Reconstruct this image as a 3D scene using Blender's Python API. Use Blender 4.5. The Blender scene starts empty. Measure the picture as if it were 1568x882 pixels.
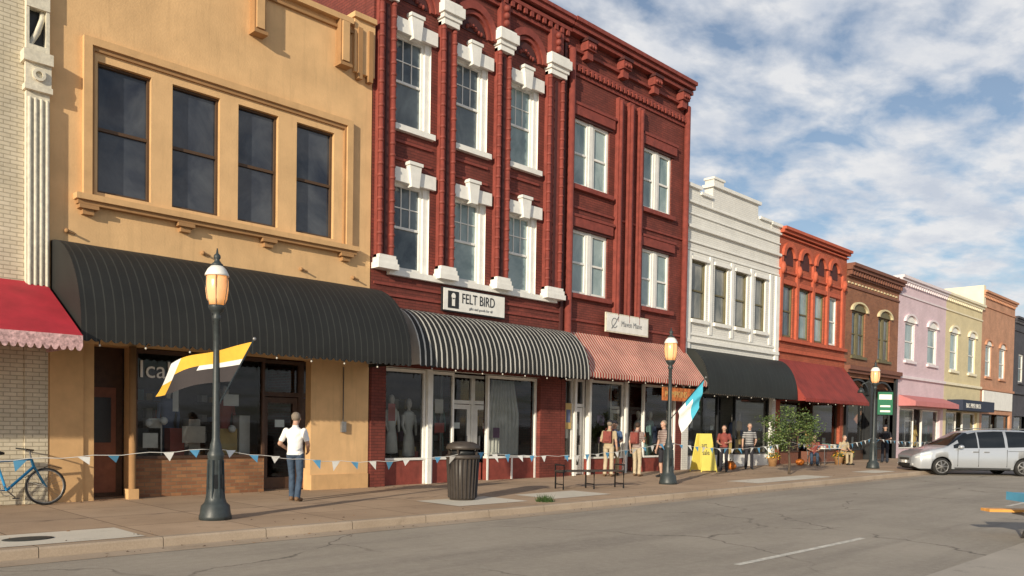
import bpy, math, random
import numpy as np
from mathutils import Matrix, Vector
random.seed(7)
rad=math.radians
SC=bpy.context.scene
COL=SC.collection
def gz(x): return 0.005*min(max(x-12,0),36)

# ---------------------------------------------------------------- materials
def newmat(name):
    m=bpy.data.materials.new(name); m.use_nodes=True
    nt=m.node_tree; b=nt.nodes['Principled BSDF']; return m,nt,b
def N(nt,t,**k):
    n=nt.nodes.new(t)
    for a,v in k.items(): setattr(n,a,v)
    return n
def c4(c): return (c[0],c[1],c[2],1)
def mixc(nt,fac,a,b,blend='MIX'):
    n=N(nt,'ShaderNodeMix',data_type='RGBA',blend_type=blend)
    for i,v in ((0,fac),(6,a),(7,b)):
        if hasattr(v,'links') or hasattr(v,'is_linked'): nt.links.new(v,n.inputs[i])
        else: n.inputs[i].default_value=v if i==0 else c4(v)
    return n.outputs[2]
def noise(nt,vec,scale,detail=4,rough=.55,dist=0):
    n=N(nt,'ShaderNodeTexNoise'); n.inputs['Scale'].default_value=scale; n.inputs['Detail'].default_value=detail
    n.inputs['Roughness'].default_value=rough; n.inputs['Distortion'].default_value=dist
    if vec is not None: nt.links.new(vec,n.inputs['Vector'])
    return n.outputs['Fac']
def ramp(nt,fac,a,b,ca=0,cb=1):
    n=N(nt,'ShaderNodeMapRange'); n.inputs[1].default_value=a; n.inputs[2].default_value=b
    n.inputs[3].default_value=ca; n.inputs[4].default_value=cb; nt.links.new(fac,n.inputs[0]); return n.outputs[0]
def pos(nt,scale=(1,1,1)):
    g=N(nt,'ShaderNodeNewGeometry'); m=N(nt,'ShaderNodeMapping'); m.inputs['Scale'].default_value=scale
    nt.links.new(g.outputs['Position'],m.inputs['Vector']); return m.outputs[0]
def bump(nt,b,h,strength=.3,dist=.01):
    n=N(nt,'ShaderNodeBump'); n.inputs['Strength'].default_value=strength; n.inputs['Distance'].default_value=dist
    nt.links.new(h,n.inputs['Height']); nt.links.new(n.outputs[0],b.inputs['Normal'])
def sc(c,k): return tuple(min(1,x*k) for x in c)
def mat(name,col,rough=.75,amt=.18,nscale=2.5,bs=.25,bscale=45,metal=0,streak=0,spec=None):
    m,nt,b=newmat(name)
    p=pos(nt)
    f=noise(nt,p,nscale,6,.6)
    c=mixc(nt,ramp(nt,f,.3,.7),sc(col,1-amt),sc(col,1+amt*.6))
    if streak:
        ps=pos(nt,(5,5,.5)); f2=noise(nt,ps,1.3,5,.65)
        c=mixc(nt,ramp(nt,f2,.52,.75,0,streak),c,sc(col,.45))
    nt.links.new(c,b.inputs['Base Color'])
    b.inputs['Roughness'].default_value=rough; b.inputs['Metallic'].default_value=metal
    if spec is not None: b.inputs['Specular IOR Level'].default_value=spec
    if bs: bump(nt,b,noise(nt,p,bscale,3),bs,.006)
    return m
def brick(name,c1,c2,mort,bw=.215,rh=.075,ms=.008,bs=.5,streak=.25,amt=.2):
    m,nt,b=newmat(name)
    g=N(nt,'ShaderNodeNewGeometry'); s=N(nt,'ShaderNodeSeparateXYZ'); nt.links.new(g.outputs['Position'],s.inputs[0])
    a=N(nt,'ShaderNodeMath',operation='ADD'); nt.links.new(s.outputs[0],a.inputs[0]); nt.links.new(s.outputs[1],a.inputs[1])
    cb=N(nt,'ShaderNodeCombineXYZ'); nt.links.new(a.outputs[0],cb.inputs[0]); nt.links.new(s.outputs[2],cb.inputs[1])
    t=N(nt,'ShaderNodeTexBrick'); nt.links.new(cb.outputs[0],t.inputs['Vector'])
    t.inputs['Color1'].default_value=c4(c1); t.inputs['Color2'].default_value=c4(c2); t.inputs['Mortar'].default_value=c4(mort)
    t.inputs['Scale'].default_value=1; t.inputs['Brick Width'].default_value=bw; t.inputs['Row Height'].default_value=rh
    t.inputs['Mortar Size'].default_value=ms; t.inputs['Mortar Smooth'].default_value=.3; t.inputs['Bias'].default_value=0
    p=pos(nt); f=noise(nt,p,1.1,6,.65)
    dark=mixc(nt,ramp(nt,f,.35,.7,0,1),(1-amt*1.6,)*3,(1,1,1))
    c=mixc(nt,1.0,t.outputs['Color'],dark,'MULTIPLY')
    f2=noise(nt,pos(nt,(4,4,.45)),1.4,5,.65)
    c=mixc(nt,ramp(nt,f2,.55,.78,0,streak),c,sc(c1,.4))
    f5=noise(nt,p,7,5,.7)
    c=mixc(nt,ramp(nt,f5,.6,.8,0,.35),c,sc(c1,1.5))
    nt.links.new(c,b.inputs['Base Color']); b.inputs['Roughness'].default_value=.8
    inv=N(nt,'ShaderNodeMath',operation='SUBTRACT'); inv.inputs[0].default_value=1; nt.links.new(t.outputs['Fac'],inv.inputs[1])
    bump(nt,b,inv.outputs[0],bs,.01)
    return m
def stripe(name,ca,cb,period,duty,axis=0,rough=.7,off=0):
    m,nt,b=newmat(name)
    g=N(nt,'ShaderNodeNewGeometry'); s=N(nt,'ShaderNodeSeparateXYZ'); nt.links.new(g.outputs['Position'],s.inputs[0])
    d=N(nt,'ShaderNodeMath',operation='MULTIPLY'); nt.links.new(s.outputs[axis],d.inputs[0]); d.inputs[1].default_value=1/period
    fr=N(nt,'ShaderNodeMath',operation='FRACT'); nt.links.new(d.outputs[0],fr.inputs[0])
    lt=N(nt,'ShaderNodeMath',operation='LESS_THAN'); nt.links.new(fr.outputs[0],lt.inputs[0]); lt.inputs[1].default_value=duty
    f=noise(nt,pos(nt),1.5,5)
    c=mixc(nt,lt.outputs[0],ca,cb)
    c=mixc(nt,1.0,c,mixc(nt,ramp(nt,f,.3,.7),(.66,)*3,(1.1,)*3),'MULTIPLY')
    nt.links.new(c,b.inputs['Base Color']); b.inputs['Roughness'].default_value=rough
    bump(nt,b,lt.outputs[0],.4,.01)
    return m
TAN=mat('tan_stucco',(.74,.475,.235),.85,.16,1.2,.6,25,streak=.3)
TAN2=mat('tan_trim',(.64,.40,.19),.8,.12,3,streak=.2)
TAND=mat('tan_dark_trim',(.38,.21,.09),.8,.15,3)
REDB=brick('red_painted_brick',(.265,.058,.040),(.205,.045,.032),(.13,.03,.022),bs=.7,amt=.28)
REDT=mat('red_painted_trim',(.25,.052,.037),.7,.28,5,.6,18,streak=.4)
REDD=mat('dark_red_trim_and_shade',(.07,.016,.014),.7,.2,6)
PINKB=brick('weathered_red_brick',(.38,.14,.11),(.30,.10,.08),(.3,.2,.17))
CREAMB=brick('cream_painted_brick',(.78,.70,.54),(.72,.64,.48),(.45,.39,.28),bs=.6)
CREAM=mat('cream_terracotta',(.72,.67,.54),.6,.2,12,.6,20,streak=.3)
WHITE=mat('white_paint',(.84,.83,.78),.5,.10,4,streak=.15)
WHITEW=brick('white_painted_brick',(.84,.83,.78),(.81,.80,.75),(.66,.65,.61),bs=.4,streak=.22,amt=.08)
ORB=brick('orange_red_brick',(.54,.13,.065),(.46,.105,.052),(.32,.09,.05))
ORT=mat('orange_red_trim',(.50,.11,.055),.75,.2,6,streak=.3)
BROB=brick('brown_brick',(.40,.16,.08),(.30,.115,.06),(.28,.17,.11))
BROT=mat('brown_trim',(.20,.08,.05),.7,.2,6)
LAV=brick('lavender_brick',(.80,.62,.67),(.76,.58,.63),(.6,.48,.52),bs=.3,amt=.1)
YEL=brick('pale_yellow_brick',(.82,.71,.44),(.78,.67,.41),(.55,.47,.3),bs=.3,amt=.1)
PEACH=brick('peach_brick',(.70,.37,.23),(.63,.33,.20),(.45,.25,.16),bs=.3)
DGREY=brick('dark_grey_brick',(.10,.10,.12),(.08,.08,.10),(.06,.06,.07))
BULKB=brick('orange_bulkhead_brick',(.42,.20,.09),(.26,.11,.055),(.25,.17,.1))
WOODD=mat('dark_wood',(.07,.035,.02),.6,.3,8)
OLIVE=mat('olive_window_frame',(.15,.13,.065),.6,.2,5)
ROOF=mat('roof_gravel',(.12,.11,.10),.95,.3,3)
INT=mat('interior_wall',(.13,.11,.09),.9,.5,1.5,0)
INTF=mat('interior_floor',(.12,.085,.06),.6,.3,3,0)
BLK=mat('black_metal',(.018,.02,.022),.45,.2,10,.1,60)
DGREEN=mat('dark_iron',(.035,.045,.048),.45,.3,12,.2,60)
GREYM=mat('grey_metal',(.3,.3,.3),.4,.2,10,.1,60,metal=.6)
def glassmat(name,ca,cb,sc_=(1,1,1),rough=.06,s=.8,cur=False):
    m,nt,b=newmat(name)
    f=noise(nt,pos(nt,sc_),s,5,.6,.6)
    nt.links.new(mixc(nt,ramp(nt,f,.36,.66),ca,cb),b.inputs['Base Color'])
    b.inputs['Roughness'].default_value=rough; b.inputs['Specular IOR Level'].default_value=.6
    bump(nt,b,noise(nt,pos(nt),1.2,2),.08,.05)
    return m
GD=glassmat('dark_window_glass',(.012,.017,.032),(.075,.085,.10),(1,1,1),.05,.9)  # pale mottling in the glass colour stands in for reflected cloud
GC=glassmat('curtained_window_glass',(.13,.20,.21),(.38,.47,.46),(1.2,1.2,.8),.1,.7)
GM=glassmat('dim_window_glass',(.03,.045,.06),(.17,.21,.22),(1.2,1.2,.8),.08,.7)
def shopglass():
    m=bpy.data.materials.new('shop_glass'); m.use_nodes=True; nt=m.node_tree; nt.nodes.clear()
    o=N(nt,'ShaderNodeOutputMaterial'); t=N(nt,'ShaderNodeBsdfTransparent'); t.inputs[0].default_value=(.82,.85,.85,1)
    g=N(nt,'ShaderNodeBsdfGlossy'); g.inputs['Roughness'].default_value=.03; g.inputs[0].default_value=(.9,.9,.9,1)
    l=N(nt,'ShaderNodeFresnel'); l.inputs[0].default_value=1.5
    mx=N(nt,'ShaderNodeMixShader'); nt.links.new(l.outputs[0],mx.inputs[0]); nt.links.new(t.outputs[0],mx.inputs[1]); nt.links.new(g.outputs[0],mx.inputs[2])
    nt.links.new(mx.outputs[0],o.inputs[0]); return m
SG=shopglass()
AWB=stripe('black_awning_canvas',(.014,.015,.014),(.040,.042,.037),.16,.14)
AWBS=stripe('black_white_awning_canvas',(.016,.017,.016),(.62,.60,.54),.17,.28)
AWRW=stripe('red_white_awning_canvas',(.50,.075,.05),(.74,.58,.46),.13,.45)
AWK=stripe('plain_black_awning_canvas',(.018,.022,.02),(.028,.032,.028),.3,.1)
AWR=stripe('dark_red_awning_canvas',(.30,.042,.03),(.24,.033,.025),.25,.15)
AWR0=mat('red_awning_canvas',(.45,.022,.04),.75,.25,2)
VALW=mat('patterned_valance',(.66,.42,.42),.75,.6,18)
PINKA=mat('faded_pink_awning',(.55,.20,.20),.8,.1,3)
NAVY=mat('navy_awning',(.02,.03,.06),.7,.1,3)

# ---------------------------------------------------------------- mesh builder
def empty(name,loc=(0,0,0),rz=0,s=1):
    o=bpy.data.objects.new(name,None); o.empty_display_size=.3; COL.objects.link(o); o.location=loc; o.rotation_euler=(0,0,rz); o.scale=(s,s,s); return o
class M:
    def __init__(s): s.v=[];s.f=[];s.mi=[];s.mats=[];s.sm=[]
    def m(s,mt):
        if mt not in s.mats: s.mats.append(mt)
        return s.mats.index(mt)
    def poly(s,mt,pts,sm=False):
        n=len(s.v); s.v+=[tuple(p) for p in pts]; s.f.append(tuple(range(n,n+len(pts)))); s.mi.append(s.m(mt)); s.sm.append(sm)
    def box(s,mt,x0,x1,y0,y1,z0,z1):
        if x0>x1:x0,x1=x1,x0
        if y0>y1:y0,y1=y1,y0
        if z0>z1:z0,z1=z1,z0
        n=len(s.v); s.v+=[(x0,y0,z0),(x1,y0,z0),(x1,y1,z0),(x0,y1,z0),(x0,y0,z1),(x1,y0,z1),(x1,y1,z1),(x0,y1,z1)]
        for q in ((0,3,2,1),(4,5,6,7),(0,1,5,4),(1,2,6,5),(2,3,7,6),(3,0,4,7)):
            s.f.append(tuple(n+i for i in q)); s.mi.append(s.m(mt)); s.sm.append(False)
    def prism(s,mt,pts,y0,y1):
        n=len(pts); b=len(s.v); s.v+=[(p[0],y0,p[1]) for p in pts]+[(p[0],y1,p[1]) for p in pts]
        k=s.m(mt)
        s.f.append(tuple(b+i for i in range(n))); s.f.append(tuple(b+n+i for i in reversed(range(n))))
        for i in range(n):
            j=(i+1)%n; s.f.append((b+i,b+n+i,b+n+j,b+j))
        s.mi+=[k]*(n+2); s.sm+=[False]*(n+2)
    def prismx(s,mt,pts,x0,x1):
        n=len(pts); b=len(s.v); s.v+=[(x0,p[0],p[1]) for p in pts]+[(x1,p[0],p[1]) for p in pts]
        k=s.m(mt)
        s.f.append(tuple(b+i for i in range(n))); s.f.append(tuple(b+n+i for i in reversed(range(n))))
        for i in range(n):
            j=(i+1)%n; s.f.append((b+i,b+n+i,b+n+j,b+j))
        s.mi+=[k]*(n+2); s.sm+=[False]*(n+2)
    def lathe(s,mt,cx,cy,prof,n=16,sm=True,sq=1):
        b=len(s.v); k=s.m(mt)
        for r,z in prof:
            for i in range(n):
                a=2*math.pi*i/n; s.v.append((cx+r*math.cos(a),cy+r*sq*math.sin(a),z))
        for j in range(len(prof)-1):
            for i in range(n):
                i2=(i+1)%n; s.f.append((b+j*n+i,b+j*n+i2,b+(j+1)*n+i2,b+(j+1)*n+i)); s.mi.append(k); s.sm.append(sm)
        s.f.append(tuple(b+i for i in reversed(range(n)))); s.f.append(tuple(b+(len(prof)-1)*n+i for i in range(n))); s.mi+=[k,k]; s.sm+=[False,False]
    def tube(s,mt,pts,r,n=8,closed=False):
        pts=[Vector(p) for p in pts]; m_=len(pts); b=len(s.v); k=s.m(mt)
        rs=r if isinstance(r,(list,tuple)) else [r]*m_
        for j,p in enumerate(pts):
            if closed: d=pts[(j+1)%m_]-pts[j-1]
            else: d=(pts[min(j+1,m_-1)]-pts[max(j-1,0)])
            d.normalize(); up=Vector((0,0,1)) if abs(d.z)<.9 else Vector((0,1,0))
            u=d.cross(up).normalized(); w=d.cross(u).normalized()
            for i in range(n):
                a=2*math.pi*i/n; s.v.append(tuple(p+(u*math.cos(a)+w*math.sin(a))*rs[j]))
        rng=m_ if closed else m_-1
        for j in range(rng):
            j2=(j+1)%m_
            for i in range(n):
                i2=(i+1)%n; s.f.append((b+j*n+i,b+j*n+i2,b+j2*n+i2,b+j2*n+i)); s.mi.append(k); s.sm.append(True)
        if not closed:
            s.f.append(tuple(b+i for i in range(n))); s.f.append(tuple(b+(m_-1)*n+i for i in range(n))); s.mi+=[k,k]; s.sm+=[False,False]
    def sphere(s,mt,c,r,n=10,m_=7,sz=1):
        s.lathe(mt,c[0],c[1],[(max(.001,r*math.sin(math.pi*j/m_)),c[2]-r*sz*math.cos(math.pi*j/m_)) for j in range(m_+1)],n)
    def arch(s,mt,cx,cz,r0,r1,y0,y1,a0=0,a1=180,n=12,sz=1):
        for i in range(n):
            t0=rad(a0+(a1-a0)*i/n); t1=rad(a0+(a1-a0)*(i+1)/n)
            s.prism(mt,[(cx+r0*math.cos(t0),cz+sz*r0*math.sin(t0)),(cx+r1*math.cos(t0),cz+sz*r1*math.sin(t0)),(cx+r1*math.cos(t1),cz+sz*r1*math.sin(t1)),(cx+r0*math.cos(t1),cz+sz*r0*math.sin(t1))],y0,y1)
    def disc(s,mt,cx,cz,r,y0,y1,a0=0,a1=180,n=12,sz=1):
        s.prism(mt,[(cx+r*math.cos(rad(a0+(a1-a0)*i/n)),cz+sz*r*math.sin(rad(a0+(a1-a0)*i/n))) for i in range(n+1)],y0,y1)
    def done(s,name,parent=None,bevel=0,loc=None):
        me=bpy.data.meshes.new(name); me.from_pydata(s.v,[],s.f)
        for mt in s.mats: me.materials.append(mt)
        me.polygons.foreach_set('material_index',s.mi); me.polygons.foreach_set('use_smooth',s.sm); me.update()
        o=bpy.data.objects.new(name,me); COL.objects.link(o)
        if parent: o.parent=parent
        if loc: o.location=loc
        if bevel:
            b=o.modifiers.new('b','BEVEL'); b.width=bevel; b.segments=2; b.limit_method='ANGLE'
        return o
def text(body,mt,x,z,size,y,parent,name='lettering',ax='LEFT',sx=1,ext=.004,rz=0,rx=90):
    c=bpy.data.curves.new(name,'FONT'); c.body=body; c.size=size; c.extrude=ext; c.align_x=ax; c.materials.append(mt); c.resolution_u=3
    o=bpy.data.objects.new(name,c); COL.objects.link(o); o.parent=parent; o.location=(x,y,z); o.rotation_euler=(rad(rx),0,rz); o.scale=(sx,1,1); return o

def wall(W,mt,x0,x1,z0,z1,holes,y=0,rev=.2,rm=None,th=.35):
    rm=rm or mt
    xs=sorted({x0,x1,*[h[0] for h in holes],*[h[1] for h in holes]}); zs=sorted({z0,z1,*[h[2] for h in holes],*[h[3] for h in holes]})
    for i in range(len(xs)-1):
        for j in range(len(zs)-1):
            cx=(xs[i]+xs[i+1])/2; cz=(zs[j]+zs[j+1])/2
            if any(h[0]<cx<h[1] and h[2]<cz<h[3] for h in holes): continue
            W.poly(mt,[(xs[i],y,zs[j]),(xs[i+1],y,zs[j]),(xs[i+1],y,zs[j+1]),(xs[i],y,zs[j+1])])
    for h in holes:
        a,b,c,d=h[:4]; r=h[4] if len(h)>4 else rev
        W.poly(rm,[(a,y,c),(a,y,d),(a,y+r,d),(a,y+r,c)]); W.poly(rm,[(b,y,c),(b,y+r,c),(b,y+r,d),(b,y,d)])
        W.poly(rm,[(a,y,d),(b,y,d),(b,y+r,d),(a,y+r,d)]); W.poly(rm,[(a,y,c),(a,y+r,c),(b,y+r,c),(b,y,c)])
    W.poly(mt,[(x0,y,z0),(x0,y,z1),(x0,y+th,z1),(x0,y+th,z0)]); W.poly(mt,[(x1,y,z0),(x1,y+th,z0),(x1,y+th,z1),(x1,y,z1)])
    W.poly(mt,[(x0,y,z1),(x1,y,z1),(x1,y+th,z1),(x0,y+th,z1)]); W.poly(mt,[(x0,y+th,3.8),(x1,y+th,3.8),(x1,y+th,z1),(x0,y+th,z1)])
def window(W,x0,x1,z0,z1,fm,gm,y=.16,fw=.07,rail=True,grid=(0,0),mull=False,fy=.06):
    if mull:
        c=(x0+x1)/2; W.box(fm,c-.09,c+.09,y-fy-.02,y+.03,z0,z1)
        window(W,x0,c-.09,z0,z1,fm,gm,y,fw,rail,grid); window(W,c+.09,x1,z0,z1,fm,gm,y,fw,rail,grid); return
    tl=random.uniform(-.006,.006)
    W.poly(gm,[(x0,y+tl,z0),(x1,y-tl,z0),(x1,y,z1),(x0,y,z1)])
    W.box(fm,x0,x0+fw,y-fy,y+.03,z0,z1); W.box(fm,x1-fw,x1,y-fy,y+.03,z0,z1)
    W.box(fm,x0+fw,x1-fw,y-fy,y+.03,z0,z0+fw*1.2); W.box(fm,x0+fw,x1-fw,y-fy,y+.03,z1-fw,z1)
    zm=(z0+z1)/2
    if rail: W.box(fm,x0+fw,x1-fw,y-.045,y+.02,zm-.03,zm+.03)
    nx,nz=grid; a=x0+fw;b=x1-fw
    for i in range(nx):
        xx=a+(b-a)*(i+1)/(nx+1); W.box(fm,xx-.012,xx+.012,y-.02,y+.01,zm+.03,z1-fw)
    for j in range(nz):
        zz=zm+(z1-fw-zm)*(j+1)/(nz+1); W.box(fm,a,b,y-.024,y+.006,zz-.012,zz+.012)
def body(P,mt,x0,x1,top,room=True,depth=14,backy=4.5,intm=None):
    W=M(); im=intm or INT
    W.box(mt,x0+.01,x1-.01,.36,depth,3.8,top-.45)
    W.box(ROOF,x0+.3,x1-.3,.5,depth-.3,top-.47,top-.43)
    W.box(mt,x0+.01,x0+.25,.36,depth,-.3,3.8); W.box(mt,x1-.25,x1-.01,.36,depth,-.3,3.8)
    W.box(mt,x0+.01,x0+.25,.36,depth,top-.45,top-.1); W.box(mt,x1-.25,x1-.01,.36,depth,top-.45,top-.1)
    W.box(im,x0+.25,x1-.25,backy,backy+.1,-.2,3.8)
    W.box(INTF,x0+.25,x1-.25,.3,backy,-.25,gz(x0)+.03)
    W.done('side_walls_and_roof',P)
BULB=mat('bulb_glass',(.55,.52,.45),.2,.02)
def awning(P,mt,x0,x1,zt,zb,proj,curve=True,val=.16,vm=None,name='awning',bulbs=True,scal=.16):
    W=M(); vm=vm or mt; n=10
    if curve: prof=[(-proj*math.sin(rad(90*i/n))-.01,zb+(zt-zb)*math.cos(rad(90*i/n))) for i in range(n+1)]
    else: prof=[(-.01-proj*i/4,zt+(zb-zt)*i/4) for i in range(5)]
    nx=max(8,int((x1-x0)/.35))
    X=[x0+(x1-x0)*i/nx for i in range(nx+1)]
    rnd=[random.uniform(-.016,.016) for _ in X]
    b=len(W.v)
    for i,x in enumerate(X):
        for k,(y,z) in enumerate(prof):
            kk=math.sin(math.pi*k/(len(prof)-1)); W.v.append((x,y+rnd[i]*kk,z+rnd[i]*kk))
    m_=len(prof)
    for i in range(nx):
        for k in range(m_-1):
            W.f.append((b+i*m_+k,b+(i+1)*m_+k,b+(i+1)*m_+k+1,b+i*m_+k+1)); W.mi.append(W.m(mt)); W.sm.append(True)
    for x in (x0,x1):
        W.poly(mt,[(x,y,z) for y,z in prof]+[(x,-.01,zb)])
        W.poly(vm,[(x,-.01,zb),(x,-proj-.01,zb),(x,-proj-.01,zb-val*.7),(x,-.01,zb-val*.7)])
    ns=int((x1-x0)/scal); 
    for i in range(ns):
        a=x0+(x1-x0)*i/ns; c=x0+(x1-x0)*(i+1)/ns
        W.poly(vm,[(a,-proj-.012,zb),(a,-proj-.012,zb-val*.7),((a*3+c)/4,-proj-.012,zb-val*.95),((a+c)/2,-proj-.012,zb-val),((a+c*3)/4,-proj-.012,zb-val*.95),(c,-proj-.012,zb-val*.7),(c,-proj-.012,zb)])
    W.tube(GREYM,[(x0,-proj+.03,zb-.02),(x1,-proj+.03,zb-.02)],.018)
    k=int((x1-x0)/1.8)+1
    for i in range(k+1):
        x=x0+.03+(x1-x0-.06)*i/k; W.tube(GREYM,[(x,0,zb-.02),(x,-proj+.03,zb-.02)],.014)
    if bulbs:
        nb=int((x1-x0)/.85)
        for i in range(nb):
            x=x0+.3+(x1-x0-.5)*i/nb+random.uniform(-.08,.08); z=zb-val-.03-random.uniform(0,.04)
            W.sphere(BULB,(x,-proj-.03,z),.021,8,5); W.tube(BLK,[(x,-proj-.02,z+.015),(x,-proj-.02,zb-val+.04)],.009,5)
    return W.done(name,P)
CLUT=[mat('goods_%d'%i,c,.7,.2,3,0) for i,c in enumerate([(.50,.45,.38),(.12,.15,.25),(.40,.08,.06),(.15,.27,.25),(.55,.38,.14),(.05,.05,.05),(.68,.66,.6),(.25,.13,.22)])]
MAN=mat('mannequin_plastic',(.62,.55,.48),.5,.1,3,0)
def mannequin(W,x,y,z,c):
    W.lathe(c,x,y,[(.02,z+.0),(.20,z+.05),(.17,z+.45),(.115,z+.72),(.16,z+.95),(.19,z+1.12),(.15,z+1.2),(.05,z+1.25)],12,sq=.6)
    W.lathe(MAN,x,y,[(.045,z+1.23),(.045,z+1.3),(.075,z+1.36),(.085,z+1.45),(.06,z+1.54),(.01,z+1.57)],10)
    for s in (-1,1): W.tube(c,[(x+s*.18,y,z+1.13),(x+s*.22,y-.02,z+.85),(x+s*.17,y-.1,z+.6)],[.045,.038,.028],7)
    W.tube(GREYM,[(x,y,z-.3),(x,y,z+.05)],.015,6)
def shop(P,x0,x1,zt,segs,fm,bm,seed=0,y=.2,clutter=True,trans=None,bstile=None):
    W=M(); rr=random.Random(seed); g=gz((x0+x1)/2)
    for sgm in segs:
        k,a,b=sgm[:3]; yy=y; 
        if k=='w':
            zb=sgm[3]+g
            W.box(bm,a,b,yy-.04,yy+.12,-.1,zb)
            W.box(fm,a,b,yy-.08,yy+.12,zb,zb+.06)
            W.box(fm,a,a+.06,yy-.06,yy+.06,zb+.06,zt); W.box(fm,b-.06,b,yy-.06,yy+.06,zb+.06,zt); W.box(fm,a+.06,b-.06,yy-.06,yy+.06,zt-.08,zt)
            W.poly(SG,[(a+.06,yy,zb+.06),(b-.06,yy,zb+.06),(b-.06,yy,zt-.08),(a+.06,yy,zt-.08)])
            if trans: W.box(fm,a+.06,b-.06,yy-.05,yy+.05,trans,trans+.05)
            if bstile:
                n=max(1,int((b-a)/.7))
                for i in range(n+1):
                    xx=a+.03+(b-a-.06)*i/n; W.box(bstile,xx-.03,xx+.03,yy-.06,yy-.03,0,zb)
            if clutter:
                x=a+.15
                while x<b-.3:
                    w=rr.uniform(.15,.4); d=rr.uniform(.3,1.0)
                    if rr.random()<.45: mannequin(W,x+w/2,yy+d+.1,zb+rr.uniform(.0,.15),rr.choice(CLUT))
                    else: 
                        h=rr.uniform(.1,.9); W.box(rr.choice(CLUT),x,x+w,yy+d,yy+d+.3,g,zb+h*.8)
                        W.box(rr.choice(CLUT),x+.03,x+w-.05,yy+d+.03,yy+d+.25,zb+h*.8,zb+h*.8+rr.uniform(.05,.3))
                    x+=w+rr.uniform(.1,.4)
                for i in range(rr.randint(1,3)):
                    xx=rr.uniform(a+.15,max(a+.16,b-.5)); zz=rr.uniform(zb+.3,zt-.9); W.box(rr.choice(CLUT),xx,min(b-.08,xx+rr.uniform(.2,.35)),yy+.03,yy+.035,zz,zz+rr.uniform(.2,.45))
        elif k=='d':
            dp=sgm[3]; yd=yy+dp
            W.box(fm,a,a+.07,yd-.05,yd+.05,g,zt); W.box(fm,b-.07,b,yd-.05,yd+.05,g,zt); W.box(fm,a+.07,b-.07,yd-.05,yd+.05,zt-.08,zt); W.box(fm,a+.07,b-.07,yd-.05,yd+.05,g+2.15,g+2.25)
            dm=sgm[4] if len(sgm)>4 else fm
            W.box(dm,a+.08,a+.2,yd-.03,yd+.03,g+.02,g+2.13); W.box(dm,b-.2,b-.08,yd-.03,yd+.03,g+.02,g+2.13); W.box(dm,a+.2,b-.2,yd-.03,yd+.03,g+.02,g+.3); W.box(dm,a+.2,b-.2,yd-.03,yd+.03,g+2.0,g+2.13)
            W.poly(SG,[(a+.2,yd,g+.3),(b-.2,yd,g+.3),(b-.2,yd,g+2.0),(a+.2,yd,g+2.0)]); W.poly(SG,[(a+.07,yd,g+2.25),(b-.07,yd,g+2.25),(b-.07,yd,zt-.08),(a+.07,yd,zt-.08)])
            W.box(GREYM,b-.26,b-.23,yd-.09,yd-.04,g+.95,g+1.25)
            W.box(WHITE,(a+b)/2-.12,(a+b)/2+.12,yd+.004,yd+.008,g+1.45,g+1.62)
            if dp>.1:
                for xx in (a,b):
                    W.box(bm,xx-.03,xx+.03,yy+.1,yd-.06,-.1,g+.5); W.poly(SG,[(xx,yy,g+.5),(xx,yd,g+.5),(xx,yd,zt),(xx,yy,zt)])
    x=x0+.3
    while x<x1-.8:
        w=rr.uniform(.6,1.2)
        for z in (.5,1.0,1.5,2.0):
            W.box(WOODD,x,x+w-.05,3.6,4.0,z,z+.04)
            q=x+.05
            while q<x+w-.25:
                W.box(rr.choice(CLUT),q,q+.14,3.65,3.9,z+.04,z+.04+rr.uniform(.1,.35)); q+=.2
        x+=w+rr.uniform(.1,.8)
    W.done('shopfront',P)

# ================================================================ BUILDINGS
def bldg(name): return empty(name)
P=bldg('cream_brick_building')
W=M(); wall(W,CREAMB,-2.6,4.31,-.3,11.6,[(-1.9,.2,.0,2.9),(.5,2.4,.6,2.9),(-1.6,-.4,5.9,8.3),(.5,1.7,5.9,8.3),(2.2,3.2,5.9,8.3)])
W.done('walls',P)
W=M()
W.box(CREAMB,4.31,4.69,-.03,.35,-.3,3.8); W.box(CREAM,4.31,4.69,-.10,.35,3.8,8.25)
for i in range(4):
    x=4.34+i*.095; W.tube(CREAM,[(x+.02,-.12,3.95),(x+.02,-.12,7.3)],.03,8)
W.box(CREAM,4.27,4.72,-.18,.3,7.42,7.52); W.box(CREAM,4.24,4.715,-.24,.3,7.9,8.1); W.box(CREAM,4.28,4.70,-.17,-.1,7.52,7.9)
W.arch(CREAM,4.49,7.7,.06,.11,-.22,-.15,0,360,12)
W.box(CREAM,4.31,4.36,-.1,.35,8.25,8.9);W.box(CREAM,4.63,4.69,-.1,.35,8.25,8.9); W.box(BLK,4.36,4.63,.05,.3,8.25,8.9)
W.tube(CREAM,[(4.38,0,8.25),(4.5,-.06,8.5),(4.58,-.02,8.75),(4.6,0,8.9)],.05); W.box(CREAM,4.31,4.69,-.12,.35,8.9,11.6)
W.box(CREAM,-2.6,4.69,-.2,.3,11.6,11.8)
W.done('corner_pilaster',P)
W=M()
for h in [(-1.6,-.4),(.5,1.7),(2.2,3.2)]: window(W,h[0],h[1],5.9,8.3,WHITE,GM)
W.done('windows',P)
body(P,CREAMB,-2.6,4.69,11.6); shop(P,-2,2.5,2.9,[('d',-1.9,-.5,.0),('w',-.4,.2,.6),('w',.5,2.4,.5)],WHITE,CREAM,1)
awning(P,AWR0,-2.3,4.66,4.03,2.95,2.0,False,.26,VALW,scal=.12,bulbs=False)
P=bldg('brown_brick_building')
W=M(); hs=[(-9+i*1.6,-8+i*1.6,5.6,7.8) for i in range(4)]; wall(W,BROB,-10,-2.61,-.3,10.4,hs+[(-9.5,-3.2,.5,3)])
for h in hs: window(W,*h[:4],WHITE,GM)
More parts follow.
